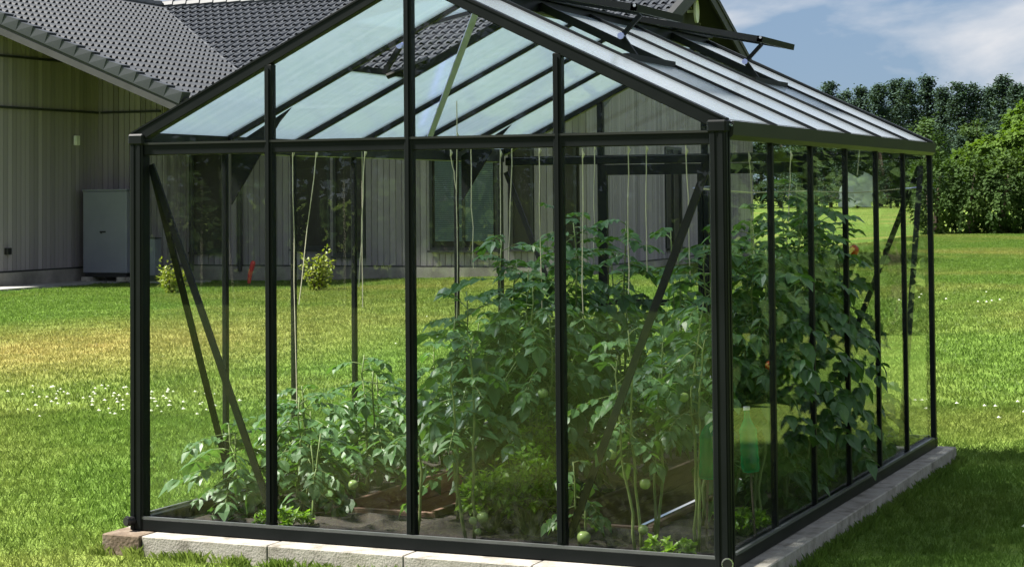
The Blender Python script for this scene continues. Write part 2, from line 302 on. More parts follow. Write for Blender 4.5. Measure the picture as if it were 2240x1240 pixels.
# board mesh shared: unit box 1 x 1 x 1 with base at z 0
ub = MB().box(-.5, .5, -.5, .5, 0, 1); UB = ub.mesh('board', 'cladding')
def board(parent, p, q, z0, z1, w=.14, t=.022):
    """one vertical board centred between p and q (2D) along the wall"""
    o = link('board', UB, parent); c = (Vector(p)+Vector(q))/2; o.location = (c.x, c.y, z0); d = Vector(q)-Vector(p)
    o.rotation_euler = (0,0,math.atan2(d.y, d.x)); o.scale = (d.length-.012, t, z1-z0)
def wall(p, q, z0, ztop, windows=(), nrm=(0,-1), skip=False, w=.135):
    """clad wall from p to q; ztop(point2d)->height; windows as (s0, s1, z0, z1)"""
    p = Vector(p); q = Vector(q); d = (q-p); Ln = d.length; d.normalize(); nrm = Vector(nrm)
    pts = [(p.x, p.y, 0.0), (q.x, q.y, 0.0)]; b = MB(); k = -.02
    lo = [Vector((p.x, p.y, -.2)), Vector((q.x, q.y, -.2)), Vector((q.x, q.y, ztop(q))), Vector((p.x, p.y, ztop(p)))]
    off = Vector((nrm.x, nrm.y, 0))*(-.16)
    b.prism([v + Vector((nrm.x, nrm.y, 0))*(-.012) for v in lo], off)
    W = b.build('wall', 'wall_back', house)
    if skip: return W
    n = max(1, int(round(Ln/w))); st = Ln/n
    for k in range(n):
        s0, s1 = k*st, (k+1)*st; mid = (s0+s1)/2; jit = random.uniform(-.003, .003)
        a = p+d*s0+nrm*(.011+jit); c = p+d*s1+nrm*(.011+jit); zt = min(ztop(p+d*s0), ztop(p+d*s1))-.01
        spans = [(z0, zt)]
        for (w0, w1, wz0, wz1) in windows:
            if w0-.06 < mid < w1+.06:
                spans = [(z0, wz0-.05), (wz1+.05, zt)]
        for (a0, a1) in spans:
            if a1-a0 > .08: board(W, a, c, a0, a1)
    for (w0, w1, wz0, wz1) in windows:
        ang = math.atan2(d.y, d.x); mid = p+d*(w0+w1)/2; wd = w1-w0; hh = wz1-wz0
        f = MB(); t = .06
        f.box(-wd/2-t, -wd/2, -.05, .05, -t, hh+t).box(wd/2, wd/2+t, -.05, .05, -t, hh+t).box(-wd/2, wd/2, -.05, .05, -t, 0).box(-wd/2, wd/2, -.05, .05, hh, hh+t)
        if wd > .9: f.box(-.03, .03, -.045, .045, 0, hh)
        o = f.build('window', 'dark_trim', house); o.location = (mid.x, mid.y, wz0); o.rotation_euler = (0,0,ang if nrm.y < 0 or nrm.x > 0 else ang)
        MB().box(-wd/2, wd/2, -.012+.03, .012+.03, 0, hh).build('pane', 'window_glass', o)
        MB().box(-wd/2-.08, wd/2+.08, -.12, -.052, -t-.04, -t).build('sill', 'dark_trim', o)
    return W
ZF = .23
cl = lambda f: (lambda P: f(P)-.10)
wall((-9.5, .12), (-4.3, .12), ZF, cl(lambda P: zA(P.x)), nrm=(0,-1))
wall((-4.3, .12), (-4.2, 3.56), ZF, cl(lambda P: zA(P.x)), nrm=(1,0))
wall((-4.2, 3.56), (-2.63, 3.56), ZF, cl(lambda P: zA(P.x)), nrm=(0,-1))
wall((-2.63, 3.56), (-2.63, 4.5), ZF, cl(lambda P: zA(P.x)), nrm=(1,0))
FW = [(x0+2.63, x1+2.63, z0, z1) for x0, x1, z0, z1 in ((-2.45,-1.75,.55,2.75), (-.05,.70,.62,2.75), (.90,1.50,.48,2.75), (3.05,4.40,.60,2.75), (4.78,5.15,.62,2.75), (5.72,6.05,.55,2.75))]
wall((-2.63, 4.5), (6.3, 4.5), ZF, cl(lambda P: min(zA(P.x) if P.x < -1.2 else 9, max(zB(4.5), 3.6))), FW, nrm=(0,-1))
EWN = [(5.2, 6.3, .5, 2.6), (9.4, 10.0, .5, 2.6)]
wall((6.3, 4.5), (6.3, 17.3), ZF, cl(lambda P: zB(P.y) if P.y < 10.9 else zB(21.8-P.y)), EWN, nrm=(1,0), w=.15)
# blinds behind the wide window
bw = MB()
for k in range(48): bw.box(3.1, 4.36, 4.478, 4.488, .72+k*.041, .72+k*.041+.034)
bw.build('blind', 'blind', house)
# plinth pieces and dark base line
for (a, c) in (((-9.5,.10),(-4.28,.10)), ((-4.28,.10),(-4.18,3.54)), ((-4.18,3.54),(-2.61,3.54)), ((-2.61,3.54),(-2.61,4.48)), ((-2.61,4.48),(6.32,4.48)), ((6.32,4.48),(6.32,17.3))):
    MB().bar((a[0],a[1],.035), (c[0],c[1],.035), .12, .33).build('plinth', 'plinth', house)
    MB().bar((a[0],a[1],.215), (c[0],c[1],.215), .05, .025).build('base_flashing', 'dark_trim', house)
# horizontal trims on the porch walls
MB().bar((-4.265,.12,3.42), (-4.165,3.5,3.42), .05, .045).build('trim_board', 'dark_trim', house)
MB().bar((-4.265,.12,4.42), (-4.165,3.5,4.42), .05, .04).build('trim_board', 'dark_trim', house)
MB().bar((-4.1,3.52,3.42), (-2.66,3.52,3.42), .05, .045).build('trim_board', 'dark_trim', house)
# roof decks
roof = MB()
off = Vector((0,0,-.10))
roof.prism([(0,0,EZ), (-7.19,0,RZ), (-7.19,10.9,RZ), (0,3.71,EZ)], off)
roof.prism([(0,3.71,EZ), (-7.19,10.9,RZ), (6.85,10.9,RZ), (6.85,3.71,EZ)], off)
roof.prism([(6.85,10.9,RZ), (-7.19,10.9,RZ), (-14.4,18.1,EZ), (6.85,18.1,EZ)], off)
roof.prism([(-7.19,0,RZ), (-14.4,0,EZ), (-14.4,18.1,EZ), (-7.19,10.9,RZ)], off)
roof_o = roof.build('roof', 'deck', house)
# tile: two rolls wide, open arches at the nose
TW, TL, CO = .42, .42, .37
tm = MB(); prof = []
for k in range(2):
    b0 = k*.21
    prof += [(b0, 0), (b0+.085, 0), (b0+.108, .034), (b0+.148, .052), (b0+.188, .034)]
prof.append((.42, 0)); prof = [(x-.21, z) for x, z in prof]
for (x, z) in prof: tm.v.append((x, 0, z*.35+.002))            # upper end, y = 0
for (x, z) in prof: tm.v.append((x, -TL, z*1.25+.014))          # nose, lifted
n = len(prof)
for k in range(n-1): tm.f.append((k, n+k, n+k+1, k+1))
o = len(tm.v)
for (x, z) in prof: tm.v.append((x, -TL, z*1.25+.006))          # nose thickness
for k in range(n-1): tm.f.append((n+k, o+k, o+k+1, n+k+1))
for k in (0, 5, ):                                          # closed front under the pans
    q = len(tm.v); x0, x1 = prof[k][0], prof[k+1][0]; tm.v += [(x0, -TL+.002, .0055), (x1, -TL+.002, .0055), (x1, -TL+.002, -.01), (x0, -TL+.002, -.01)]; tm.f.append((q, q+3, q+2, q+1))
TILE = tm.mesh('roof_tile', 'tile')
cam_l = Matrix.Translation(E0) @ Matrix.Rotation(HZ, 4, 'Z'); cam_l = cam_l.inverted() @ CAM
tiles = []
th = math.atan(TP); SL = 7.19/math.cos(th)
nr = int(SL/CO)
def basis(xa, ya, za, org): 
    m = Matrix((xa, ya, za)).transposed().to_4x4(); m.translation = org; return m
# A: tile -y is downslope = +x side
upA = Vector((-math.cos(th), 0, math.sin(th))); nA = Vector((math.sin(th), 0, math.cos(th))); xA = upA.cross(nA)
for i in range(nr+1):
    s = i*CO + TL
    if s > SL+.15: continue
    for j in range(int(10.9/TW)+1):
        y = .16 + TW*(j+.5); P = Vector((0, y, EZ)) + upA*s
        if y > 3.71 - (P.x) + .15: continue
        tiles.append(basis(xA, upA, nA, P))
upB = Vector((0, math.cos(th), math.sin(th))); nB = Vector((0, -math.sin(th), math.cos(th))); xB = Vector((1,0,0))
for i in range(nr+1):
    s = i*CO + TL
    if s > SL+.15: continue
    for j in range(int(14.1/TW)+1):
        x = 6.85 - TW*(j+.5) - .1; P = Vector((x, 3.71, EZ)) + upB*s
        if x < -(P.y-3.71) - .15: continue
        tiles.append(basis(xB, upB, nB, P))
def seen_rank(m):
    P = m.translation; Pw = Matrix.Translation(E0) @ Matrix.Rotation(HZ, 4, 'Z') @ P; d = Pw-CAM; dd = d.dot(fw)
    u = PPX+FPX*d.dot(RV)/dd; v = PPY-FPX*d.dot(UV)/dd
    line = 300-(u-285)*.52 if u < 890 else -20
    vis = (-20 < u < 900 and -10 < v < line+6) or (1060 < u < 1520 and -10 < v < 75) or (760 < u < 1095 and 50 < v < 190)
    return (0 if vis else 1, dd)
tiles.sort(key=seen_rank)
for m in tiles[:300]:
    o = link('roof_tile', TILE, roof_o); o.matrix_local = m
rest = MB()
for m in tiles[300:]:
    k = len(rest.v); rest.v += [tuple(m @ Vector(v)) for v in tm.v]; rest.f += [tuple(q+k for q in f) for f in tm.f]
rest.build('roof_tiling', 'tile', roof_o, kind='stuff')
# verge tiles along the raking edge, fascia, ridge tiles
vt = MB().quadbox([(-.17,-.10,-.16),(.19,-.10,-.16),(.19,.17,-.16),(-.17,.17,-.16),(-.17,-.10,.035),(.19,-.12,.075),(.19,.19,.075),(-.17,.17,.035)]); VT = vt.mesh('verge_tile', 'tile')
for i in range(int(SL/.355)):
    P = Vector((0, .02, EZ+.055)) + upA*(i*.355+.17); o = link('verge_tile', VT, roof_o); o.matrix_local = basis(-upA, Vector((0,1,0)), nA, P) if False else basis(Vector((math.cos(th),0,-math.sin(th))), Vector((0,1,0)), nA, P)
MB().bar((0.02,-.03,EZ-.13), (-7.3,-.03,RZ-.13), .05, .09, up=nA).build('fascia_board', 'dark_trim', roof_o)
MB().bar((0.02,-.045,EZ-.235), (-7.3,-.045,RZ-.235), .04, .12, up=nA).build('fascia_board', 'fascia', roof_o)
MB().prism([(0,-.02,EZ-.16), (-7.2,-.02,RZ-.16), (-7.2,.5,RZ-.16), (0,.5,EZ-.16)], (0,0,-.02)).build('soffit', 'dark_trim', roof_o)
MB().tube([(.07,.0,EZ-.06), (.07,3.8,EZ-.06)], .065, 8).build('gutter', 'dark_trim', roof_o)
MB().tube([(0,3.64,EZ-.06), (6.85,3.64,EZ-.06)], .065, 8).build('gutter', 'dark_trim', roof_o)
MB().tube([(-2.45,4.40,3.35), (-2.45,4.40,.1)], .05, 8).build('downpipe', 'dark_trim', roof_o)
MB().tube([(-1.3,4.40,3.35), (-1.3,4.40,.1)], .05, 8).build('downpipe', 'dark_trim', roof_o)
for sgn in (1, -1):
    y1 = 10.9 + sgn*-7.2
    MB().bar((6.9,10.9,RZ-.12), (6.9,y1,EZ-.12), .05, .20, up=(0,0,1)).build('fascia_board', 'dark_trim', roof_o)
    MB().bar((6.87,10.9,RZ+.05), (6.87,y1,EZ+.05), .16, .10, up=(0,0,1)).build('verge_tile', 'dark_trim', roof_o)
MB().tube([(-7.19,10.9,RZ+.02), (0,3.71,EZ+.02)], .035, 6).build('valley_gutter', 'tile', roof_o)
rt = MB().tube([(-.2,0,0), (.2,0,.02)], [.115,.13], 8); RT = rt.mesh('ridge_tile', 'ridge')
for k in range(36):
    o = link('ridge_tile', RT, roof_o); o.location = (-7.0+k*.385, 10.9, RZ+.03)
for k in range(28):
    o = link('ridge_tile', RT, roof_o); o.location = (-7.19, .2+k*.385, RZ+.03); o.rotation_euler = (0,0,math.pi/2)
# dark gable cladding on the right end with a white oval vent
MB().prism([(6.33,6.2,4.2), (6.33,15.6,4.2), (6.33,10.9,RZ-.22)], (.03,0,0)).build('gable_panel', 'dark_trim', house)
ov = MB(); 
pts = [(6.55, 11.4+.15*math.cos(a), 5.76+.27*math.sin(a)) for a in [2*math.pi*k/20 for k in range(20)]]
ov.prism(pts, (.05,0,0)); ov.bar((6.36,11.4,5.76), (6.55,11.4,5.76), .06, .06).build('gable_lamp', 'white_plastic', house)
MB().box(-4.175, -4.10, 2.62, 2.76, 2.72, 2.92).build('wall_sensor', 'white_plastic', house, bevel=.01)
MB().box(-4.275, -4.19, .42, .56, .55, .68).build('wall_socket', 'rubber', house, bevel=.008)
# paving strip in front of the porch, heat pump and cabinet
pv = thing('paving_strip', 'pale concrete paving strip along the house plinth', 'paving', E0, HZ); pv['kind'] = 'structure'; del pv['category']
for k in range(10):
    MB().box(-4.12+k*.0, -3.45, -1.6+k*.5, -1.11+k*.5, -.2, -.055).build('slab', 'paving', pv)
for k in range(4):
    MB().box(-3.42+k*.5, -2.93+k*.5, 2.7, 3.46, -.2, -.055).build('slab', 'paving', pv)
hp = thing('heat_pump', 'tall dark grey heat pump cabinet in the corner of the house', 'heat pump', Matrix.Rotation(HZ,4,'Z') @ Vector((-3.42, 2.85, -.055)) + E0, HZ)
MB().box(-.52,.52,-.24,.24,.17,1.83).build('casing', 'pump_grey', hp, bevel=.015)
MB().box(-.535,.535,-.255,.255,1.832,1.87).build('lid', 'pump_grey', hp, bevel=.006)
MB().box(-.48,.48,-.2,.2,.09,.168).build('base_tray', 'rubber', hp)
for x in (-.42, .42): MB().box(x-.1,x+.1,-.3,.26,0,.09).build('foot', 'concrete', hp)
MB().box(-.11,.03,-.252,-.243,.99,1.02).build('badge', 'rubber', hp)
MB().box(-.09,-.06,-.253,-.244,.97,.99).build('badge', 'rubber', hp)
cb = thing('utility_cabinet', 'small grey utility box standing right of the heat pump', 'cabinet', Matrix.Rotation(HZ,4,'Z') @ Vector((-2.52, 2.95, -.055)) + E0, HZ)
MB().box(-.15,.15,-.12,.12,.12,.86).build('casing', 'pump_grey', cb, bevel=.01)
MB().box(-.16,.16,-.13,.13,.862,.885).build('lid', 'fascia', cb)
MB().box(-.13,.13,-.1,.1,0,.118).build('base', 'rubber', cb)

# ------------------------------------------------------------------ greenhouse
P = .735
XA, XB = 0.0, 4*P; XM = 2*P
Y = [.0, .78, 1.495, 2.21, 2.925, 3.64, 4.385]; YB = Y[6]
ZE, ZG = 1.86, 1.905; ZR = 2.615; SLO = (ZR-ZG)/(XM+.03)
gh = thing('greenhouse', 'black aluminium greenhouse with clear glass walls and translucent roof', 'greenhouse')
def zl(x): return ZG + (min(x, 2*XM-x)+.03)*SLO     # top of the rafters
F = 'frame'
for nm, a, b_, w_, h_ in (('front', (XA-.03,-.005,.029), (XB+.03,-.005,.029), .06, .058), ('back', (XA-.03,YB,.029), (XB+.03,YB,.029), .06, .058),
                        ('left', (XA,.03,.029), (XA,YB-.03,.029), .058, .058), ('right', (XB,.03,.029), (XB,YB-.03,.029), .058, .058)):
    s_ = MB().bar(a, b_, w_, h_).build('sill', F, gh, bevel=.004)
    dx = Vector(b_)-Vector(a)
    n_ = {'front': (0,-.022,.0325), 'back': (0,.022,.0325), 'left': (-.022,0,.0325), 'right': (.022,0,.0325)}[nm]
    a2 = Vector(a)+Vector(n_)+dx.normalized()*.05; b2 = Vector(b_)+Vector(n_)-dx.normalized()*.05
    MB().bar(a2, b2, .016, .012).build('glazing_lip', 'lip', s_)
for (x, sx_) in ((XA,-1), (XB,1)):
    for (y, sy_) in ((0,-1), (YB,1)):
        if y > 1:
            MB().box(x+sx_*.012-.016,x+sx_*.012+.016,y-.02,y+.02,0,ZG-.005).build('corner_post', F, gh, bevel=.004)
            continue
        p_ = MB().box(x-.036,x+.036,y-.036,y+.036,0,ZG-.005).build('corner_post', F, gh, bevel=.006)
        q = MB(); q.box(x+sx_*.036-.004,x+sx_*.036+.004,y-.028,y-.010,.0,ZG-.02).box(x+sx_*.036-.004,x+sx_*.036+.004,y+.008,y+.026,.0,ZG-.02)
        q.box(x-.028,x-.010,y+sy_*.036-.004,y+sy_*.036+.004,0,ZG-.02).box(x+.008,x+.026,y+sy_*.036-.004,y+sy_*.036+.004,0,ZG-.02).build('post_fin', F, p_)
        MB().box(x-.044,x+.044,y-.044,y+.044,ZG-.05,ZG+.004).build('post_cap', F, p_, bevel=.008)
        MB().tube([(x+sx_*.02, y+sy_*.03, .045), (x+sx_*.035, y+sy_*.075, .045)], .021, 12).build('drain_cap', 'rubber', p_)
        MB().tube([(x+sx_*.03, y+sy_*.060, .045), (x+sx_*.034, y+sy_*.068, .045)], .025, 12).build('drain_ring', 'chrome' if (x, y) == (XB, 0) else 'rubber', p_)
for y, s_ in ((0, -1), (YB, 1)):
    e_ = MB().box(XA+.036, XB-.036, y-.022, y+.022, ZE-.055, ZE).build('eave_rail', F, gh, bevel=.004)
    MB().box(XA+.04, XB-.04, y+s_*.022-.008, y+s_*.022+.008, ZE-.004, ZE+.006).build('glazing_lip', 'frame_grey', e_)
for x, s_ in ((XA, -1), (XB, 1)):
    g_ = MB(); xo = x+s_*.055; xi = x-s_*.03
    sec = [(xi,ZG-.075), (x+s_*.035,ZG-.078), (xo,ZG-.06), (xo+s_*.006,ZG), (xo-s_*.006,ZG), (xo-s_*.012,ZG-.04), (xi+s_*.03,ZG-.045), (xi+s_*.03,ZG+.012), (xi,ZG+.012)]
    g_.prism([(a, .02, b_) for a, b_ in sec], (0, YB-.04, 0)); g_.build('gutter', 'frame_grey', gh)
# wall mullions and braces
for k in (1, 2, 3):
    x = k*P
    zt = zl(x)-.045 if k != 2 else ZR-.05
    m_ = MB().box(x-.020,x+.020,-.026,.018,.06,zt).build('mullion', F, gh, bevel=.003)
    MB().box(x-.007,x+.007,-.034,-.0262,.08,zt-.02).build('glazing_strip', F, m_)
    m_ = MB().box(x-.020,x+.020,YB-.018,YB+.026,.06,zt).build('mullion', F, gh, bevel=.003)
for k in range(1, 6):
    for x, s_ in ((XA,-1), (XB,1)):
        m_ = MB().box(x-.014,x+.014,Y[k]-.014,Y[k]+.014,.05,ZG-.06).build('mullion', F, gh, bevel=.003)
def brace(a, b_, w_=.034, m='frame'): return MB().bar(a, b_, .012 if abs(a[1]-b_[1]) < .01 else w_, w_ if abs(a[1]-b_[1]) < .01 else .012, up=(0,0,1)).build('brace', m, gh)
brace((.045,.028,1.76), (P-.015,.028,.10)); brace((XB-.045,.028,1.76), (3*P+.02,.028,.10))
brace((.034,.045,1.76), (.034,Y[1]-.01,.12)); 
brace((.045,YB-.03,1.76), (P-.015,YB-.03,.12)); brace((XB-.045,YB-.03,1.76), (3*P+.02,YB-.03,.12))
brace((XB-.034,YB-.045,1.76), (XB-.034,Y[5]+.01,.12))
# roof frame
MB().box(XM-.03,XM+.03,-.03,YB+.03,ZR-.06,ZR+.012).build('ridge_beam', F, gh, bevel=.004)
MB().box(XM-.06,XM+.06,-.02,YB+.02,ZR+.0125,ZR+.024).build('ridge_cap', F, gh)
for k, y in enumerate(Y):
    for s_ in (-1, 1):
        xe = XM + s_*(XM+.035); end = k in (0, 6); dz = -.024 if end else -.022
        r_ = MB().bar((XM+s_*.028,y,ZR+dz), (xe,y,ZG+dz-.002), .052 if end else .030, .056 if end else .042).build('rafter', F, gh, bevel=.003)
        if not end: MB().bar((XM+s_*.05,y,ZR+.003-.05*SLO), (xe,y,ZG+.003), .018, .010).build('glazing_strip', F, r_)
        if end: MB().bar((XM+s_*.03,y,ZR+.008-.03*SLO), (xe,y,ZG+.008), .060, .008).build('verge_strip', F, r_)
nlen = math.hypot(XM+.03, ZR-ZG); ux, uz = (XM+.03)/nlen, (ZR-ZG)/nlen
# gusset plates under the first rafter
for k in (1, 5):
    MB().prism([(.04,Y[k]-.004,ZE-.30), (.04,Y[k]-.004,ZE), (.40,Y[k]-.004,zl(.40)-.05), (.33,Y[k]-.004,zl(.33)-.09)], (0,.008,0)).build('gusset', F, gh)
# silver roof brace
MB().bar((1.415,.86,zl(1.415)-.075), (.17,2.86,zl(.17)-.075), .042, .006, up=(-.4,0,1)).build('roof_brace', 'alu', gh)
# glass panes
GL = .004
def pane(poly, vec, m='glass', name='pane'): return MB().prism(poly, vec).build(name, m, gh)
for y in (0.0, YB):
    for k in range(4):
        x0 = k*P+.021+(.016 if k == 0 else 0); x1 = (k+1)*P-.021-(.016 if k == 3 else 0)
        if y == YB and k in (1, 2): continue
        pane([(x0,y-.002,.059), (x1,y-.002,.059), (x1,y-.002,ZE-.056), (x0,y-.002,ZE-.056)], (0,GL,0))
    for k in range(4):
        x0 = k*P+(.021 if k else .06); x1 = (k+1)*P-(.021 if k < 3 else .06)
        pane([(x0,y-.002,ZE+.001), (x1,y-.002,ZE+.001), (x1,y-.002,zl(x1)-.052), (x0,y-.002,zl(x0)-.052)], (0,GL,0))
for x in (XA, XB):
    for k in range(6):
        y0 = Y[k]+(.016 if k else .038); y1 = Y[k+1]-(.016 if k < 5 else .038)
        pane([(x-.002,y0,.059), (x-.002,y1,.059), (x-.002,y1,ZG-.079), (x-.002,y0,ZG-.079)], (GL,0,0))
# back double door
for s_ in (-1, 1):
    xa, xb = (P+.024, 2*P-.003) if s_ < 0 else (2*P+.003, 3*P-.024)
    d_ = MB(); d_.box(xa,xa+.035,YB-.05,YB-.02,.08,ZE-.06).box(xb-.035,xb,YB-.05,YB-.02,.08,ZE-.06).box(xa+.0355,xb-.0355,YB-.05,YB-.02,.08,.13).box(xa+.0355,xb-.0355,YB-.05,YB-.02,ZE-.13,ZE-.06).box(xa+.0355,xb-.0355,YB-.05,YB-.02,.86,.90)
    d_ = d_.build('door', F, gh)
    MB().box(xa+.036,xb-.036,YB-.037,YB-.033,.131,.859).build('pane', 'glass', d_); MB().box(xa+.036,xb-.036,YB-.037,YB-.033,.901,ZE-.131).build('pane', 'glass', d_)
    MB().bar((xb-.02 if s_ < 0 else xa+.02, YB-.07, .95), (xb-.02 if s_ < 0 else xa+.02, YB-.07, 1.1), .014, .014, up=(0,1,0)).build('handle', F, d_)
# roof panels (translucent sheets) and opened vents
XV = 2.235; XVL = 2*XM-XV
def slope_pt(x, y, dz): return (x, y, zl(x)+dz)
PT = .008
vents = {(1,1), (1,4), (-1,1)}
for s_ in (-1, 1):
    for k in range(6):
        y0, y1 = Y[k]+(.010 if k else .0), Y[k+1]-(.010 if k < 5 else .0)
        xr = XM+s_*.05; xe = XM+s_*(XM+.055)
        if (s_, k) in vents: xr = XV if s_ > 0 else XVL
        a = [(xr,y0,0), (xe,y0,0), (xe,y1,0), (xr,y1,0)]
        a = [(x,y,ZR-(abs(x-XM))*SLO-.004) for x, y, _ in a]
        MB().prism(a, (0,0,-PT)).build('roof_panel', 'polycarbonate', gh)
        if (s_, k) in vents:
            MB().bar((xr,y0,ZR-abs(xr-XM)*SLO+.004), (xr,y1,ZR-abs(xr-XM)*SLO+.004), .03, .03).build('vent_trimmer', F, gh)
            # vent leaf hinged at the ridge, opened to about level
            hx, hz = XM+s_*.045, ZR+.03; tx, tz = XM+s_*.82, 2.487
            d = Vector((tx-hx, 0, tz-hz)).normalized(); up = Vector((-d.z*s_, 0, d.x*s_)); 
            if up.z < 0: up = -up
            vt_ = MB()
            ya, yb = Y[k]+.012, Y[k+1]-.012
            vt_.bar((hx,ya+.014,hz), (tx,ya+.014,tz), .028, .034, up=up).bar((hx,yb-.014,hz), (tx,yb-.014,tz), .028, .034, up=up)
            vt_.bar(Vector((tx,ya,tz))-d*.014, Vector((tx,yb,tz))-d*.014, .0345, .036, up=up).bar((hx,ya+.029,hz), (hx,yb-.029,hz), .03, .03, up=up)
            v_ = vt_.build('vent', F, gh)
            pp = [Vector((hx,ya+.03,hz)), Vector((hx,yb-.03,hz)), Vector((tx,yb-.03,tz))-d*.03, Vector((tx,ya+.03,tz))-d*.03]
            MB().prism([q+up*.004 for q in pp], up*PT).build('vent_panel', 'polycarbonate', v_)
            ym = (ya+yb)/2
            tip = Vector((tx,ym,tz))-d*.10-up*.02; base = Vector((xr-s_*.05,ym,ZR-abs(xr-XM)*SLO-.01)); el = (tip+base)/2 + Vector((-s_*.10,0,.02))
            ar = MB().bar(tip, el, .022, .016, up=(0,1,0)).bar(el, base, .026, .02, up=(0,1,0)).build('opener_arm', F, v_)
            MB().tube([base+Vector((-s_*.02,0,-.015)), base+Vector((-s_*.26,0,-.02+.26*SLO-.04))], .017, 8).build('opener_cylinder', F, v_)
            MB().tube([el+Vector((0,-.02,0)), el+Vector((0,.02,0))], .018, 8).build('opener_joint', 'alu', v_)
            MB().tube([(tx-s_*.01,ya+.006,tz+.012), (tx-s_*.01,ya-.004,tz+.012)], .008, 8).build('screw', 'chrome', v_)

# ------------------------------------------------------------------ foundation kerb
kb = thing('foundation_kerb', 'row of grey concrete kerb blocks carrying the greenhouse frame', 'kerb')
def kerb(x0, x1, y0, y1, m='concrete'):
    j = lambda: random.uniform(-.003, .003)
    c = [(x0+.0015,y0+j(),-.24), (x1-.0015,y0+j(),-.24), (x1-.0015,y1,-.24), (x0+.0015,y1,-.24)]
    zt = -.001+random.uniform(-.003, 0)
    c += [(x, y, zt) for x, y, _ in c]
    MB().quadbox(c).build('kerb_block', m, kb, bevel=.005)
fx = [.107, .80, 1.50, 2.12, 2.74]
for a, b_ in zip(fx[:-1], fx[1:]): kerb(a, b_, -.155, .045)
kerb(-.11, .105, -.165, .045, 'old_stone')
kerb(2.742, 3.075, -.155, .045)
sy_ = [.047, .72, 1.40, 2.08, 2.76, 3.44, 4.12, 4.47]
for a, b_ in zip(sy_[:-1], sy_[1:]):
    for (x0, x1) in ((-.11, .045), (2.895, 3.075)):
        c = [(x0,a+.003,-.24), (x1,a+.003,-.24), (x1,b_-.003,-.24), (x0,b_-.003,-.24)]; zt = -.002+random.uniform(-.003, 0)
        MB().quadbox(c+[(x+random.uniform(-.003,.003), y, zt) for x, y, _ in c]).build('kerb_block', 'concrete', kb, bevel=.005)
bx = [.047, .75, 1.45, 2.15, 2.893]
for a, b_ in zip(bx[:-1], bx[1:]): kerb(a, b_, 4.32, 4.47)

# ------------------------------------------------------------------ beds and sunken paths
def soil_sheet(x0, x1, y0, y1, z0, step=.09):
    s = MB(); nx = max(2, int((x1-x0)/step)); ny = max(2, int((y1-y0)/step))
    for i in range(nx+1):
        for j in range(ny+1):
            e = i in (0, nx) or j in (0, ny)
            s.v.append((x0+(x1-x0)*i/nx, y0+(y1-y0)*j/ny, z0+(0 if e else random.uniform(-.02, .03))))
    for i in range(nx):
        for j in range(ny): s.f.append((i*(ny+1)+j, (i+1)*(ny+1)+j, (i+1)*(ny+1)+j+1, i*(ny+1)+j+1))
    return s
PL, PR = (.60, 1.14), (1.77, 2.29); PY0, PY1 = .89, 4.25
def bed(label, x0, x1, y0, y1):
    b_ = thing('planting_bed', label, 'garden bed', ((x0+x1)/2, y0, 0), 0, 'planting beds in the greenhouse'); 
    s = soil_sheet(x0, x1, y0, y1, -.012); s.v = [(a-(x0+x1)/2, b2-y0, c) for a, b2, c in s.v]
    s.build('soil', 'soil', b_, smooth=True); return b_
def plank(b_, a, c, zt, hgt=.115, t=.026):
    o_ = b_.location; a = Vector(a)-o_.xy.to_3d(); c = Vector(c)-o_.xy.to_3d()
    for k in range(2):
        zc = zt-hgt*(k+.5)-.003*k; MB().bar((a.x,a.y,zc), (c.x,c.y,zc), t, hgt).build('plank', 'plank', b_, bevel=.003)
fb = bed('bare soil strip along the front gable glass', .03, 2.91, .03, PY0-.015)
lb = bed('narrow soil bed along the left glass wall', .03, PL[0], PY0-.013, 4.3)
mb_ = bed('middle soil bed between the two sunken paths', PL[1], PR[0], PY0-.013, 4.3)
rb = bed('soil bed along the right glass wall', PR[1], 2.91, PY0-.013, 4.3)
plank(lb, (PL[0],PY0+.014,0), (PL[0],PY1,0), .022); plank(mb_, (PL[1],PY0+.014,0), (PL[1],PY1,0), .018)
plank(mb_, (PR[0],PY0+.014,0), (PR[0],PY1,0), .020); plank(rb, (PR[1],PY0+.014,0), (PR[1],PY1,0), .016)
plank(fb, (PL[0]-.02,PY0,0), (PL[1]+.02,PY0,0), .012); plank(fb, (PR[0]-.02,PY0,0), (PR[1]+.02,PY0,0), .010)
for (a, b_), nm in ((PL, 'path'), (PR, 'path')):
    p_ = soil_sheet(a+.01, b_-.01, PY0+.01, PY1+.06, -.225); p_.build('path', 'gravel_path', kind='structure', smooth=True)
mats_ = MB()

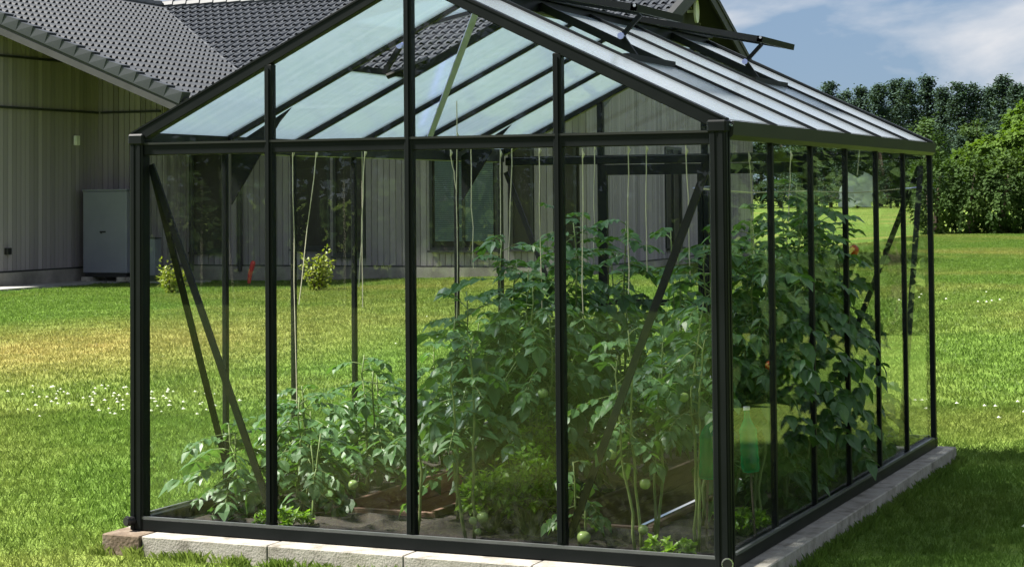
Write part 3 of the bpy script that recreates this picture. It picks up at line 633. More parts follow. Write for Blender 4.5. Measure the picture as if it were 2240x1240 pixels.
# ------------------------------------------------------------------ plants
def rv(a=1.0): return Vector((random.uniform(-a,a), random.uniform(-a,a), random.uniform(-a,a)))
def fruit_mesh(name, m):
    s = MB(); n = 8; prof = [(.004,-.98), (.45,-.90), (.80,-.60), (1.0,-.08), (.93,.40), (.62,.76), (.25,.84), (.06,.74)]
    return s.lathe([(r_, z_) for r_, z_ in prof], n=10).mesh(name, m)
GT = fruit_mesh('tomato', 'green_tomato'); RTM = fruit_mesh('tomato', 'red_tomato')
for me in (GT, RTM): me.polygons.foreach_set('use_smooth', [True]*len(me.polygons))
def tomato(x, y, hgt, label, start=.12, spread=.26, fruits=(), dens=1.0, name='tomato_plant', m='tomato_leaf', lean=.05):
    t = thing(name, label, 'plant', (x, y, 0), 0, 'plants growing in the greenhouse')
    st = MB(); fo = MB(); n = max(4, int(hgt/.1)); stems = []
    for q in range(2 if hgt > .6 else 2):
        a = random.uniform(0, 6.28); pts = []; px = 0; py = 0
        for k in range(n+1):
            px += random.uniform(-.016,.016)+math.cos(a)*lean*.1*(q+.3); py += random.uniform(-.016,.016)+math.sin(a)*lean*.1*(q+.3)
            pts.append(Vector((px, py, -.01+k*hgt/n*(1 if q == 0 else .88))))
        st.tube(pts, [max(.003, .0085-.005*k/n) for k in range(n+1)], 6); stems.append(pts)
    for pts in stems:
        zmax = pts[-1].z; z_ = start; ang = random.uniform(0, 6.28)
        while z_ < zmax:
            k = min(len(pts)-2, int(z_/zmax*(len(pts)-1))); f = z_/zmax*(len(pts)-1)-k; o_ = pts[k].lerp(pts[k+1], min(1, max(0, f)))
            ang += 2.4+random.uniform(-.5, .5); top = z_/zmax
            Lr = spread*random.uniform(.75, 1.25)*(1.0 if top < .75 else 1.0-.55*(top-.75)/.25)
            el = random.uniform(-.25, .35) + (.55 if top > .85 else 0)
            d = Vector((math.cos(ang)*math.cos(el), math.sin(ang)*math.cos(el), math.sin(el))); segs = [o_]; dd = d.copy(); nseg = 5
            for i in range(nseg):
                dd = (dd+Vector((0,0,-.17))+rv(.06)).normalized(); segs.append(segs[-1]+dd*Lr/nseg)
            st.tube(segs, [.0035,.003,.0025,.002,.0018,.0012], 4, cap=False)
            for i in range(2, nseg+1):
                dseg = (segs[i]-segs[i-1]).normalized(); side = dseg.cross(Vector((0,0,1)))
                if side.length < .05: side = Vector((1,0,0))
                side.normalize(); Ll = random.uniform(.055, .095)*(Lr/.26)**.5
                if i == nseg: fo.leaf(segs[i], dseg+rv(.15), Vector((0,0,1))+rv(.35), Ll*1.35, Ll*.85, .3)
                for sgn in (-1, 1):
                    fo.leaf(segs[i], dseg*.55+side*sgn+Vector((0,0,-.15))+rv(.2), Vector((0,0,1))+rv(.4), Ll, Ll*.62, .25)
                    if i < nseg and random.random() < .5: fo.leaf(segs[i].lerp(segs[i-1], .5), dseg*.3+side*sgn+rv(.2), Vector((0,0,1))+rv(.4), Ll*.5, Ll*.34, .2)
            z_ += .058/dens*random.uniform(.7, 1.3)
        # side shoots near the tip
    st.build('stem', 'stem', t, smooth=True); fo.build('foliage', m, t, kind='stuff')
    for fr in fruits:
        o_ = link('tomato', RTM if len(fr) > 4 and fr[4] == 'r' else GT, t); o_.location = (fr[0]-x, fr[1]-y, fr[2]); o_.scale = (fr[3]*.88,)*3; o_.rotation_euler = (random.uniform(-.4,.4), random.uniform(-.4,.4), random.uniform(0,6))
    return t
T = tomato
T(.72, .42, .45, 'short tomato plant with a bare lower stalk left of the middle gable post', start=.28, spread=.13, dens=.6, fruits=[(.93,.44,.20,.028), (.79,.40,.17,.022)])
T(1.36, .30, .72, 'tomato plant right behind the central gable post', start=.48, spread=.17, dens=.7)
T(1.59, .37, .95, 'tomato plant on a pale bare stalk with green fruit near the soil', start=.52, spread=.22, fruits=[(1.66,.35,.10,.033), (1.62,.33,.085,.024), (1.63,.36,.03,.02)])
T(2.44, .31, 1.0, 'tomato plant with a forked pale stalk in the fourth front pane', start=.55, spread=.24, fruits=[(2.47,.30,.10,.027), (2.47,.33,.30,.03), (2.30,.36,.42,.03)])
T(2.67, .46, 1.12, 'tomato plant beside the right front corner post', start=.62, spread=.25, fruits=[(2.62,.44,.68,.028)])
T(2.16, .30, .40, 'small drooping tomato with one round green fruit by the third gable post', start=.15, spread=.15, fruits=[(2.20,.26,.055,.036)])
T(1.20, 1.02, 1.12, 'bushy tomato plant at the front left of the middle bed', start=.22, spread=.30, dens=1.2)
T(1.62, 1.06, 1.18, 'dense tomato plant at the front right of the middle bed', start=.25, spread=.28, dens=1.2, fruits=[(1.72,.95,.62,.03)])
T(1.24, 1.58, 1.40, 'tall tomato plant tied up in the middle bed behind the bushy one', start=.2, spread=.3, dens=1.5)
T(1.60, 1.66, 1.46, 'tall tomato plant with its tip above the bed centre', start=.2, spread=.3, dens=1.5)
T(1.28, 2.30, 1.36, 'tall tomato plant halfway down the middle bed on its left', start=.2, spread=.29, dens=1.5)
T(1.62, 2.42, 1.46, 'tallest tomato plant halfway down the middle bed on its right', start=.2, spread=.3, dens=1.5)
T(1.30, 3.10, 1.30, 'tomato plant near the back of the middle bed on its left', start=.2, spread=.28, dens=.8)
T(1.60, 3.40, 1.40, 'tomato plant at the back of the middle bed near the door', start=.2, spread=.28, dens=.8)
T(1.42, 1.32, 1.22, 'dense tomato plant in the centre of the middle bed', start=.3, spread=.3, dens=1.5)
T(1.40, 1.95, 1.52, 'tomato plant with the highest tip in the centre of the middle bed', start=.5, spread=.28, dens=1.3)
T(.17, .62, .46, 'leafy tomato plant in the left front corner bending to the glass', start=.1, spread=.27, dens=2.0)
T(.42, .80, .58, 'bushy low tomato plant behind the first front mullion', start=.08, spread=.29, dens=2.0)
T(.24, 1.22, .60, 'low tomato plant second from the front along the left wall', start=.1, spread=.29, dens=1.9, fruits=[(.42,1.2,.12,.03), (.36,1.15,.1,.026), (.45,1.35,.30,.03)])
T(.42, 1.55, .74, 'tomato plant with a yellow-tinged tip on the left bed', start=.12, spread=.27, dens=1.6, fruits=[(.52,1.5,.28,.028), (.5,1.62,.2,.025)])
T(.25, 2.0, .60, 'low tomato plant midway along the left wall', start=.12, spread=.28, dens=1.6, fruits=[(.4,1.95,.25,.028), (.44,2.05,.28,.026)])
T(.42, 2.5, .72, 'tomato plant near the back half of the left bed', start=.12, spread=.28, dens=1.6)
T(.30, 3.2, .85, 'taller tomato plant at the back of the left bed', start=.12, spread=.26)
T(2.46, 1.15, 1.35, 'tall tomato plant just behind the right corner post', start=.6, spread=.28, dens=1.5)
T(2.74, 1.22, 1.52, 'tall tomato plant in the first right-hand pane', start=.55, spread=.28, dens=1.8, fruits=[(2.86,1.02,.78,.03,'r')])
T(2.50, 1.55, 1.45, 'tall tomato plant between the right path and the glass', start=.25, spread=.28, dens=1.6)
T(2.74, 1.72, 1.58, 'tall tomato plant behind the first right-hand mullion', start=.45, spread=.28, dens=1.7)
T(2.52, 1.95, 1.35, 'tomato plant along the right path behind the bottles', start=.12, spread=.28, dens=1.6)
T(2.74, 2.12, 1.66, 'very tall tomato plant reaching the gutter in the second right-hand pane', start=.4, spread=.28, dens=1.8)
T(2.52, 2.35, 1.55, 'tall tomato plant behind the second right-hand mullion', start=.12, spread=.29, dens=1.6)
T(2.74, 2.58, 1.60, 'tall tomato plant in the third right-hand pane', start=.3, spread=.28, dens=1.7)
T(2.52, 2.78, 1.30, 'tomato plant along the right path in the back half', start=.1, spread=.28, dens=1.5)
T(2.66, 3.05, 1.42, 'tall tomato plant with a ripe red fruit in the fourth right-hand pane', start=.2, spread=.26, dens=1.5, fruits=[(2.88,2.62,1.28,.038,'r')])
T(2.50, 3.30, .95, 'waist-high tomato plant in the fifth right-hand pane', start=.1, spread=.27, dens=1.4)
T(2.68, 3.62, .75, 'knee-high leafy plant in the last right-hand pane', start=.08, spread=.25, dens=1.5, name='low_plant')
T(2.50, 3.95, .80, 'knee-high leafy plant in the back right corner', start=.08, spread=.25, dens=1.5, name='low_plant')
T(1.45, 3.85, 1.05, 'bushy tomato plant at the back end of the middle bed', start=.1, spread=.3, dens=1.4)
T(2.40, .66, .95, 'tomato plant left of the green bottles', start=.55, spread=.22)
T(2.72, 1.75, .50, 'low seedy plant at the foot of the second right-hand pane', start=.08, spread=.2, fruits=[(2.80,1.6,.42,.03,'r')], name='low_plant')
T(2.70, 3.3, .42, 'low plant at the foot of the fourth right-hand pane', start=.06, spread=.18, name='low_plant')
# broad-leaved pepper plants: every leaf a piece of its own
lm = MB(); lm.leaf((0,0,0), (0,1,0), (0,0,1), 1.0, .52, .22, .16); PLF = lm.mesh('leaf', 'pepper_leaf'); PLF.polygons.foreach_set('use_smooth', [True]*len(PLF.polygons))
def pepper(x, y, hgt, label, nl=40, size=.13, rad=.22, start=.3):
    t = thing('pepper_plant', label, 'plant', (x, y, 0), 0, 'plants growing in the greenhouse'); st = MB()
    top = Vector((random.uniform(-.02,.02), random.uniform(-.02,.02), hgt*.55)); st.tube([(0,0,-.01), top*.5, top], [.008,.007,.006], 6)
    tips = []
    for k in range(6):
        a = k*1.05+random.uniform(-.3,.3); e_ = top+Vector((math.cos(a)*rad*.7, math.sin(a)*rad*.7, hgt*random.uniform(.1,.45))); m_ = top.lerp(e_, .5)+Vector((0,0,.03)); st.tube([top, m_, e_], [.005,.004,.003], 5); tips += [m_, e_, e_.lerp(m_, .5)]
    st.build('stem', 'stem', t, smooth=True)
    for k in range(nl):
        o_ = link('leaf', PLF, t); p_ = random.choice(tips)+rv(.035)+Vector((0,0,random.uniform(-.06,.03)))
        a = math.atan2(p_.y, p_.x)+random.uniform(-1.0,1.0); d = Vector((math.cos(a), math.sin(a), random.uniform(-1.0,.05))).normalized(); xx = d.cross(Vector((0,0,1))+rv(.3)).normalized(); zz = xx.cross(d)
        L_ = size*random.uniform(.6, 1.2); o_.matrix_local = basis(xx*L_, d*L_, zz*L_, p_)
    return t
pepper(1.42, 1.02, .92, 'broad-leaved pepper plant left of the third gable post', 46, .14, .24)
pepper(1.32, .80, .72, 'broad-leaved pepper plant just right of the central gable post', 36, .14, .2)
pepper(1.68, 1.28, .95, 'broad-leaved pepper plant right of the third gable post', 40, .14, .22)
pepper(2.50, 1.0, .90, 'broad-leaved pepper plant on the right edge of the right sunken path', 36, .13, .2)
def herb(x, y, hgt, label, n=70, name='herb_plant', rad=.16):
    t = thing(name, label, 'plant', (x, y, 0), 0, 'plants growing in the greenhouse'); st = MB(); fo = MB()
    for k in range(n):
        a = random.uniform(0, 6.28); q = math.sqrt(random.random()); e_ = Vector((math.cos(a)*rad*q, math.sin(a)*rad*q, hgt*random.uniform(.45,1)*(1-.35*q)))
        b_ = Vector((math.cos(a)*.02, math.sin(a)*.02, -.01)); m_ = b_.lerp(e_, .55)+Vector((0,0,.02)); st.tube([b_, m_, e_], [.0025,.002,.0012], 4, cap=False)
        for i in range(9):
            o_ = m_.lerp(e_, random.uniform(.1,1.05)); fo.leaf(o_, rv(1)+Vector((math.cos(a)*.5, math.sin(a)*.5, .3)), Vector((0,0,1))+rv(.5), random.uniform(.025,.05), random.uniform(.015,.03), .2)
    st.build('stem', 'stem', t, smooth=True); fo.build('foliage', 'herb_leaf', t, kind='stuff'); return t
herb(1.58, .62, .36, 'bright green feathery herb clump at the foot of the pale tomato stalk', 120)
herb(1.80, .58, .46, 'tall bright green herb clump in the third front pane', 150, rad=.19)
herb(1.66, .98, .62, 'bright green herb clump seen right of the third gable post', 130, rad=.2)
herb(2.62, .20, .10, 'low weed tuft in the right front corner', 25, rad=.12)
herb(2.74, .95, .12, 'low weeds at the foot of the first right-hand pane', 40, rad=.13)
herb(.62, .30, .10, 'low weeds behind the second front pane', 30, rad=.14)
herb(2.72, 2.2, .2, 'low weeds at the foot of the third right-hand pane', 50, rad=.15)

# ------------------------------------------------------------------ strings, wire, bottles, hanging sheet
S = [((.28,1.0,1.86),(.30,1.0,.47)), ((.31,1.2,1.86),(.20,1.2,1.02)), ((.605,1.2,1.86),(.565,1.2,1.12)), ((-.0+.06,2.2,1.95),(.06,2.2,.95)), ((.92,1.6,1.86),(.955,1.6,1.62)),
     ((.96,1.6,1.95),(.95,1.6,.93)), ((.95,1.8,1.9),(.96,1.8,1.2)), ((1.04,2.0,1.86),(1.035,2.0,1.2)), ((1.11,2.0,1.9),(1.085,2.0,1.2)), ((1.525,1.4,1.86),(1.533,1.4,1.0)),
     ((1.845,1.2,1.83),(1.84,1.2,1.0)), ((1.45,2.4,1.9),(1.44,2.4,1.2)), ((2.09,1.2,1.85),(2.085,1.2,1.1)), ((2.08,1.5,1.86),(2.078,1.5,1.2)), ((2.36,1.3,1.84),(2.376,1.3,1.15)),
     ((2.70,1.25,1.8),(2.72,1.25,1.3)), ((2.72,1.95,1.82),(2.70,1.95,1.4))]
SLB = ['pale twine hanging straight in the second front pane, first from the left', 'twine slanting left toward the low plants in the second front pane', 'knotted twine right of centre in the second front pane', 'thin twine hanging from a left roof rafter near the left glass wall',
       'short loose twine end with a knot right of the central post', 'long twine just right of the central gable post', 'thin twine in front of the back left corner post', 'twine left of the back corner post pair', 'twine right of the back corner post pair',
       'twine hanging just left of the third gable post', 'twine with a knot right of the third gable post', 'twine over the tall plants midway down the middle bed', 'long straight twine in the middle of the fourth front pane', 'straight twine right of centre in the fourth front pane', 'twine by the brace of the fourth front pane',
       'twine at the top of the first right-hand pane', 'twine at the top of the second right-hand pane']
for (a, b_), lb_ in zip(S, SLB):
    a = Vector(a); b_ = Vector(b_); top = Vector((a.x, a.y, min(zl(a.x)-.05, a.z+(.16 if a.z > 1.92 else .0)))); a.z -= .03
    t = thing('string', lb_, 'string', b_, 0, 'strings tying up the tomato plants'); pts = [top-b_, a-b_]
    for k in range(1, 6): pts.append(a.lerp(b_, k/6)-b_+Vector((random.uniform(-.004,.004), random.uniform(-.004,.004), 0)))
    pts.append(Vector((0,0,0)))
    MB().tube(pts, .0028, 5).build('cord', 'string', t)
    MB().tube([a-b_+Vector((0,0,.02)), a-b_+Vector((.006,0,0)), a-b_+Vector((0,0,-.02))], [.004,.008,.004], 6).build('knot', 'string', t)
wr = thing('support_wire', 'pale horizontal support wire stretched along the right glass wall', 'wire', (2.80,.06,1.60))
MB().tube([(0,0,.02), (0,.9,0), (0,1.9,.006), (0,3.0,-.004), (0,4.26,.02)], .003, 5).build('wire', 'string', wr)
for yy in (0, 4.26): MB().tube([(0,yy,.02), (.12,yy,.03)], .004, 5).build('wire_end', 'alu', wr)
bt = [(.004,.29), (.013,.285), (.013,.27), (.017,.245), (.040,.20), (.043,.19), (.040,.165), (.043,.15), (.040,.125), (.043,.11), (.040,.085), (.043,.07), (.043,.02), (.038,.006), (.01,.0)]
for (x, y, z0, lb_, tilt) in ((2.724,.455,.315,'green plastic bottle propped among stems beside the right corner post',.05), (2.836,.753,.31,'green plastic bottle behind the first right-hand pane',-.08)):
    t = thing('plastic_bottle', lb_, 'bottle', (x, y, z0), 0, 'green watering bottles'); t.rotation_euler = (tilt, tilt, 0)
    MB().lathe(bt[::-1], n=18).build('body', 'green_plastic', t, smooth=True)
    MB().lathe([(.004,.286), (.0155,.286), (.0155,.304), (.004,.304)], n=12).build('cap', 'white_plastic', t)
    MB().tube([(0,0,.01), (0,0,-z0-.0)], .006, 6).build('stake', 'bark', t)
cs = MB()
for i in range(13):
    for j in range(11):
        wf = .30+.75*math.sin(j/10*2.5+.25); fo_ = .03*math.sin(i*1.7+j*.5)*(.4+j/10)
        cs.v.append((fo_+(i-6)*.010, (i-6)*.022*wf+.02*math.sin(j*.9), -j*.017+.02*math.sin(i*.8+j*.4)))
for i in range(12):
    for j in range(10): cs.f.append((i*11+j, (i+1)*11+j, (i+1)*11+j+1, i*11+j+1))
ct = thing('hanging_sheet', 'small crumpled white sheet hanging behind the fourth right-hand pane', 'sheet', (2.72,3.42,1.70)); cs.build('sheet', 'cloth', ct, smooth=True); MB().tube([(0,0,0), (.01,.03,.16)], .004, 5).build('tie', 'string', ct)

# ------------------------------------------------------------------ shrubs by the house, marker stake
def shrub(loc, hgt, rad, label, m='shrub_leaf', n=420, ls=.07):
    t = thing('shrub', label, 'shrub', loc, 0, 'yellow-green shrubs on the lawn by the house'); st = MB(); fo = MB()
    for k in range(9):
        a = random.uniform(0, 6.28); q = random.uniform(.2, 1); e_ = Vector((math.cos(a)*rad*q, math.sin(a)*rad*q, hgt*random.uniform(.6, 1)*(1.05-.35*q))); b_ = Vector((math.cos(a)*.05, math.sin(a)*.05, -.03)); m_ = b_.lerp(e_, .5)+rv(.04); st.tube([b_, m_, e_], [.012,.008,.004], 5)
        for i in range(n//9):
            o_ = b_.lerp(e_, random.uniform(.22, 1.05))+rv(.11); fo.leaf(o_, rv(1)+Vector((0,0,.4)), Vector((0,0,1))+rv(.6), ls*random.uniform(.7,1.3), ls*.6, .2)
    st.build('branches', 'bark', t); fo.build('foliage', m, t, kind='stuff'); return t
shrub((-13.9, 21.5, gz(-13.9, 21.5)), .60, .36, 'golden-leaved shrub on the lawn behind the left front pane', n=520)
shrub((-11.2, 21.9, gz(-11.2, 21.9)), .78, .36, 'golden-leaved shrub behind the second front pane', n=560)
ms = thing('marker_stake', 'red marker stake standing on the lawn by the house wall', 'stake', (-14.6, 25.2, gz(-14.6,25.2)))
MB().tube([(0,0,-.05), (.03,0,.2), (.10,0,.42)], [.03,.045,.05], 8).build('post', 'red_plastic', ms)
MB().tube([(.10,0,.42), (.115,0,.46)], [.052,.03], 8).build('cap', 'red_plastic', ms)

# ------------------------------------------------------------------ trees
def tree_mesh(kind, hgt, seed):
    r_ = random.Random(seed); fo = MB(); tr = MB()
    tr.tube([(0,0,-.3), (.1,0,hgt*.35), (.0,.1,hgt*.7), (.0,.0,hgt*.93)], [hgt*.016, hgt*.013, hgt*.008, hgt*.003], 7)
    def clump(c, s, n, flat=.6):
        for _ in range(n):
            p_ = Vector(c)+Vector((r_.gauss(0,s*.45), r_.gauss(0,s*.45), r_.gauss(0,s*.3*flat/.6))); d = Vector((r_.uniform(-1,1), r_.uniform(-1,1), r_.uniform(-.5,.7))); u_ = Vector((r_.uniform(-.6,.6), r_.uniform(-.6,.6), 1))
            fo.leaf(p_, d, u_, s*r_.uniform(.26,.46), s*r_.uniform(.18,.3), .2)
    if kind == 'pine':
        z_ = hgt*.07
        while z_ < hgt:
            t = (z_-hgt*.07)/(hgt*.93); R = hgt*(.235*(1-t)**.8*(.55+.75*r_.random()) + .012)
            for k in range(r_.randint(4, 6)):
                a = r_.uniform(0, 6.28); e_ = Vector((math.cos(a)*R, math.sin(a)*R, z_+R*r_.uniform(-.05,.35))); tr.tube([(0,0,z_), e_], [hgt*.004, hgt*.0015], 4, cap=False)
                for q in (.2, .5, .75, 1.0): clump(Vector((0,0,z_)).lerp(e_, q), hgt*.058*r_.uniform(.8,1.2), 20)
            z_ += hgt*.045*r_.uniform(.7,1.3)
        clump((0,0,hgt), hgt*.03, 10)
    else:
        for k in range(46):
            v = Vector((r_.gauss(0,1), r_.gauss(0,1), r_.gauss(0,1))).normalized()*r_.uniform(.5,1.0); c = Vector((v.x*hgt*.24, v.y*hgt*.24, hgt*.60+v.z*hgt*.37))
            if r_.random() < .5: tr.tube([(0,0,hgt*.35+r_.random()*hgt*.2), c], [hgt*.006, hgt*.002], 4, cap=False)
            clump(c, hgt*.095*r_.uniform(.8,1.3), 70, .75)
    return fo, tr
def place(u, dist, zg=0):
    d = (fw + RV*(u-PPX)/FPX); d = Vector((d.x, d.y, 0)); d = d/ d.dot(Vector((fw.x, fw.y, 0)).normalized()); p_ = CAM + d*dist; return (p_.x, p_.y, gz(p_.x, p_.y))
protos = {}
for nm, kind, hh, sd, m in (('p1','pine',16,1,'pine_leaf'), ('p2','pine',16,2,'pine_leaf'), ('p3','pine',16,3,'pine_leaf'), ('p4','pine',16,4,'pine_leaf'), ('b1','birch',14,5,'birch_leaf'), ('b2','birch',14,6,'birch_leaf')):
    fo, tr = tree_mesh(kind, hh, sd); protos[nm] = (fo.mesh('crown', m), tr.mesh('trunk', 'bark'))
def tree(u, dist, proto, sc_, label, name='pine_tree', grp='trees of the far wood'):
    t = thing(name, label, 'tree', place(u, dist), random.uniform(0, 6.28), grp); t.scale = (sc_*random.uniform(.95,1.1), sc_*random.uniform(.95,1.1), sc_)
    link('crown', protos[proto][0], t)['kind'] = 'stuff'; link('trunk', protos[proto][1], t); return t
ks = ['p1','p2','p3','p4']
top_v = {1780:215, 1815:190, 1850:180, 1885:188, 1925:172, 1960:180, 1990:163, 2030:180, 2065:186, 2100:172, 2130:170, 2165:182, 2195:166, 2225:175, 2255:180}
orden = ['leftmost','second','third','fourth','fifth','sixth','seventh','eighth','ninth','tenth','eleventh','twelfth','thirteenth','fourteenth','rightmost']
for i, (u, v) in enumerate(top_v.items()):
    d = 255+random.uniform(-8, 8); hz_ = 431-(u-1078)*.0084; need = (hz_-v+random.uniform(-14, 12))/FPX*d + 1.589
    tree(u, d, ks[i % 4], need/16.3, 'dark pine on the skyline of the far wood, %s of the row' % orden[i])
near = [1760,1800,1840,1880,1915,1950,1985,2020,2060,2095,2130,2170,2205,2240,2275]
for i, u in enumerate(near):
    b_ = i in (4, 7, 10, 12); tree(u+random.uniform(-8,8), 225+random.uniform(-8,8), ('b1','b2')[i % 2] if b_ else ks[(i+1) % 4], random.uniform(.66,.76) if b_ else random.uniform(.50,.62),
        ('pale green leafy tree in front of the pines, %s from the greenhouse' if b_ else 'lower dark pine in front of the skyline, %s of its row') % orden[i], 'birch_tree' if b_ else 'pine_tree')
behind = ['farthest left','second from the left','third from the left','fourth from the left','fifth from the left','sixth from the left','seventh from the left','last before the open sky']
for i in range(8):
    tree(1430+i*45+random.uniform(-10,10), 250+random.uniform(-12,12), ks[i % 4], random.uniform(.82,.98), 'dark pine behind the right end of the house, %s' % behind[i])
for i in range(22):   # wood going on to the right, seen only in the side panes
    tree(2310+i*95, 240+random.uniform(-25,25), ks[i % 4], random.uniform(.8,1.05), 'pine of the far wood mirrored in the right glass wall')
for i in range(12):  # added trees out of view, cover the bright sky mirrored in the right panes
    u_ = 2480+i*170; tree(u_, 62+random.uniform(-6,6), ('b1','b2')[i % 2], random.uniform(.55,.75), 'leafy tree added out of view to darken reflections in the right glass wall', 'birch_tree', 'trees added out of view for the glass reflections')
# hedge and leafy bush at its top
def mass(name, label, loc, boxes, m, n, ls, cat, seed=1):
    r_ = random.Random(seed); t = thing(name, label, cat, loc); fo = MB(); st = MB()
    for (cx, cy, cz, rx, ry, rz_) in boxes:
        for _ in range(n):
            v = Vector((r_.gauss(0,1), r_.gauss(0,1), r_.gauss(0,1))).normalized()
            q = r_.uniform(.82, 1.03); k = .9+.2*math.sin(v.x*7+cx)*math.sin(v.z*6+v.y*5)
            p_ = Vector((cx+v.x*rx*q*k, cy+v.y*ry*q*k, max(.05, cz+v.z*rz_*q*k))); fo.leaf(p_, v+Vector((r_.uniform(-1,1), r_.uniform(-1,1), r_.uniform(-.9,.5))), v+Vector((0,0,.5)), ls*r_.uniform(.7,1.4), ls*r_.uniform(.5,.9), .25)
        st.tube([(cx,cy,-.1), (cx,cy,cz*.6), (cx+.2,cy,cz+rz_*.5)], [.14,.10,.04], 6)
    fo.build('foliage', m, t, kind='stuff'); st.build('trunk', 'bark', t); return t
hp0 = place(2150, 70)
mass('hedge', 'farther hedge added out of view to darken reflections in the left glass wall', (5.6,15.4,-.1), [(k*1.15, -k*.2, 1.5, 1.25, 1.0, 1.9) for k in range(9)], 'hedge_leaf', 1400, .17, 'hedge', 12)  # invented hedge, keeps the sunlit lawn out of the left wall's reflection
mass('hedge', 'dark hedge added out of view to darken reflections in the right glass wall', (5.5,7.6,-.1), [(k*.95, -k*.1, 1.3, 1.2, 1.0, 1.6) for k in range(7)], 'hedge_leaf', 1400, .17, 'hedge', 11)  # added off to the right so these panes mirror something dark
mass('hedge', 'dark hedge added behind the camera to darken reflections in the front gable glass', (-22,-21,-.1), [(k*1.35, (k%3)*.2, 2.0, 1.5, 1.1, 2.5) for k in range(21)], 'hedge_leaf', 1300, .24, 'hedge', 9)  # made-up hedge behind the camera, blocks the bright lawn mirrored in the gable
mass('hedge', 'tall dark green hedge at the far edge of the lawn', hp0, [(-2.2+k*1.25, 2.4+(k%2)*.12, 1.4, 1.1, 1.4, 1.75) for k in range(34)], 'hedge_leaf', 3400, .13, 'hedge', 3)
mass('leafy_bush', 'bright green leafy bush rising over the hedge', place(2170, 72), [(-.2,2.6,2.9,1.4,1.3,.75), (1.1,2.8,3.3,1.3,1.3,.85), (2.6,2.6,3.4,1.5,1.4,.9), (-1.2,2.6,2.65,.9,1,.55)], 'broadleaf', 3200, .19, 'bush', 4)
mass('leafy_tree', 'rounded light green tree at the right edge above the hedge', place(2235, 78), [(.4,0,3.9,1.2,1.4,1.2), (1.9,.5,4.1,1.4,1.5,1.3)], 'broadleaf', 3200, .19, 'tree', 5)

# ------------------------------------------------------------------ grass (instanced patch) and clover
def grass(name, label, pts, size, nb, hh, wd, seed, mname='grass_blade'):
    r_ = np.random.default_rng(seed); v = []; f = []
    for k in range(nb):
        x, y = r_.uniform(-size/2, size/2, 2); a = r_.uniform(0, 6.28); l = hh*r_.uniform(.5, 1.15); bend = r_.uniform(.1, .9)*l; wv = wd*r_.uniform(.6,1.2); a2 = r_.uniform(0, 6.28)
        dx, dy = math.cos(a)*wv/2, math.sin(a)*wv/2; i = len(v)
        v += [(x-dx,y-dy,-.01), (x+dx,y+dy,-.01), (x+dx*.7+math.cos(a2)*bend*.35,y+dy*.7+math.sin(a2)*bend*.35,l*.6), (x+math.cos(a2)*bend,y+math.sin(a2)*bend,l)]
        f += [(i,i+1,i+2), (i,i+2,i+3)]
    nbv = len(v); v += [tuple(p) for p in pts]
    me = bpy.data.meshes.new(name); me.from_pydata(v, [], f); me.materials.append(MATS[mname])
    at = me.attributes.new('is_point', 'BOOLEAN', 'POINT'); at.data.foreach_set('value', [False]*nbv+[True]*len(pts)); me.update()
    o_ = link(name, me, kind='stuff'); o_['label'] = label
    ng = bpy.data.node_groups.new(name+'_scatter', 'GeometryNodeTree'); ng.interface.new_socket('Geometry', in_out='INPUT', socket_type='NodeSocketGeometry'); ng.interface.new_socket('Geometry', in_out='OUTPUT', socket_type='NodeSocketGeometry')
    gi = ng.nodes.new('NodeGroupInput'); go = ng.nodes.new('NodeGroupOutput'); na = ng.nodes.new('GeometryNodeInputNamedAttribute'); na.data_type = 'BOOLEAN'; na.inputs['Name'].default_value = 'is_point'
    sp = ng.nodes.new('GeometryNodeSeparateGeometry'); ip = ng.nodes.new('GeometryNodeInstanceOnPoints'); rr = ng.nodes.new('FunctionNodeRandomValue'); rr.data_type = 'FLOAT_VECTOR'; rr.inputs['Max'].default_value = (0,0,6.283); rr.inputs['Min'].default_value = (0,0,0)
    rs = ng.nodes.new('FunctionNodeRandomValue'); rs.data_type = 'FLOAT_VECTOR'; rs.inputs['Min'].default_value = (1.0,1.0,.75); rs.inputs['Max'].default_value = (1.1,1.1,1.2)
    ng.links.new(gi.outputs[0], sp.inputs['Geometry']); ng.links.new(na.outputs[0], sp.inputs['Selection']); ng.links.new(sp.outputs[0], ip.inputs['Points']); ng.links.new(sp.outputs[1], ip.inputs['Instance'])
    ng.links.new(rr.outputs[0], ip.inputs['Rotation']); ng.links.new(rs.outputs[0], ip.inputs['Scale']); ng.links.new(ip.outputs[0], go.inputs[0])
    md = o_.modifiers.new('scatter', 'NODES'); md.node_group = ng
    return o_
def inframe(x, y, mg=200):
    d = Vector((x, y, -.08))-CAM; dd = d.dot(fw)
    if dd < 2: return None
    u = PPX+FPX*d.dot(RV)/dd; v = PPY-FPX*d.dot(UV)/dd
    return dd if -mg < u < 2240+mg and v < 1240+mg*1.6 else None
near_p, mid_p, far_p = [], [], []
def clear(x, y, rad):
    if -.13-rad < x < 3.09+rad and -.18-rad < y < 4.49+rad: return False
    return True
st_ = .23
for i in range(-60, 60):
    for j in range(-30, 70):
        x, y = i*st_+random.uniform(-.04,.04), j*st_+random.uniform(-.04,.04); dd = inframe(x, y)
        if dd and dd < 15.5 and clear(x, y, .06): near_p.append((x, y, gz(x, y)))
st_ = .55
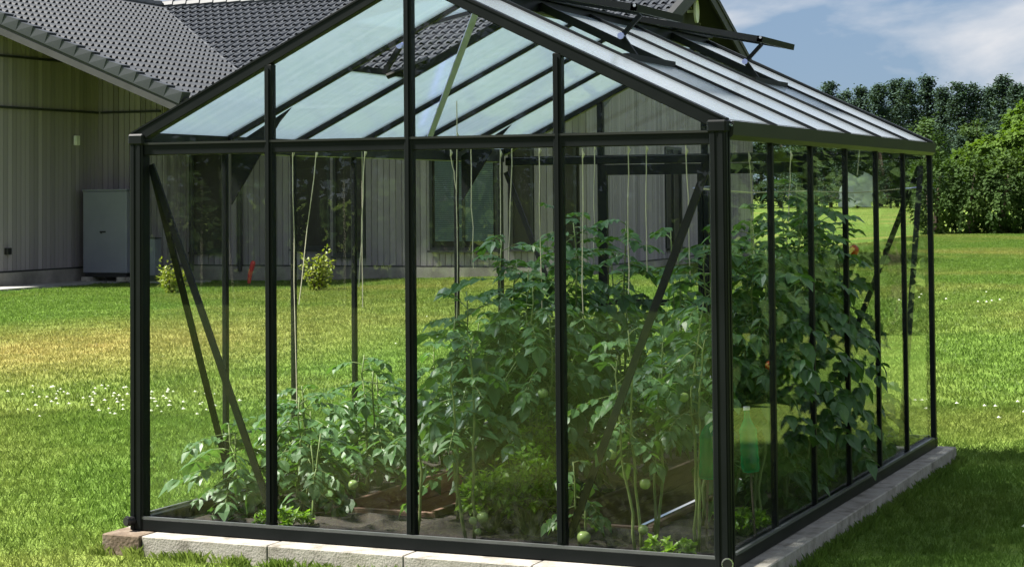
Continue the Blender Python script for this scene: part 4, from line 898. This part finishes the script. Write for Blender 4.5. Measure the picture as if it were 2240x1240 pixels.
for i in range(-60, 30):
    for j in range(-10, 150):
        x, y = i*st_+random.uniform(-.1,.1), j*st_+random.uniform(-.1,.1); dd = inframe(x, y, 100)
        if dd and 15 < dd < 80 and clear(x, y, .3):
            hl_ = Matrix.Rotation(-HZ, 4, 'Z') @ (Vector((x, y, 0))-E0)
            if (hl_.y > 4.0 and -40 < hl_.x < 6.8) or (hl_.y > 2.4 and hl_.x < -2) or (hl_.y > -1.6 and hl_.x < -3.2): continue
            mid_p.append((x, y, gz(x, y)))
grass('lawn_grass', 'short green lawn grass around the greenhouse', near_p, .27, 165, .036, .0042, 1)
grass('lawn_grass', 'mown lawn grass between the greenhouse and the house', mid_p, .75, 300, .038, .012, 2)
# grass tufts creeping over the kerb foot
tp = []
for k in range(90):
    x = random.uniform(-.15, 3.1); tp.append((x, -.175-abs(random.gauss(0,.012)), -.10))
for k in range(110):
    y = random.uniform(-.15, 4.5); tp.append((3.095+abs(random.gauss(0,.012)), y, -.10))
for k in range(40): tp.append((-.13-abs(random.gauss(0,.02)), random.uniform(-.2,4.5), -.10))
grass('kerb_grass', 'longer grass blades along the foot of the kerb', tp, .06, 22, .055, .0042, 3)
cf = MB()
def flower(x, y, s=.013):
    z_ = gz(x, y)+random.uniform(.03,.055)
    for k in range(5):
        a = k*1.257; cf.leaf((x,y,z_), (math.cos(a), math.sin(a), .8), (0,0,1), s*1.5, s*1.3, .3)
    i = len(cf.v); cf.v += [(x-s*.9,y,z_+s*.6), (x,y-s*.9,z_+s*.6), (x+s*.9,y,z_+s*.6), (x,y+s*.9,z_+s*.6), (x,y,z_+s*1.5)]; cf.f += [(i,i+1,i+4), (i+1,i+2,i+4), (i+2,i+3,i+4), (i+3,i,i+4)]
for k in range(95):
    t = random.random(); flower(-4.85+1.9*t+random.gauss(0,.45), 6.0-.7*t+random.gauss(0,.42), random.uniform(.008,.015))
for k in range(20): flower(3.2+random.gauss(0,.5), 7.2+random.gauss(0,.3))
for k in range(12): flower(.3+random.gauss(0,.7), 20.5+random.gauss(0,.5), .016)
for k in range(22): flower(random.uniform(-10,6), random.uniform(-1,14) if random.random() < .7 else random.uniform(14,24), .012)
fl = cf.build('clover_flowers', 'petal', kind='stuff'); fl['label'] = 'small white clover flowers scattered in the lawn'
keep = []
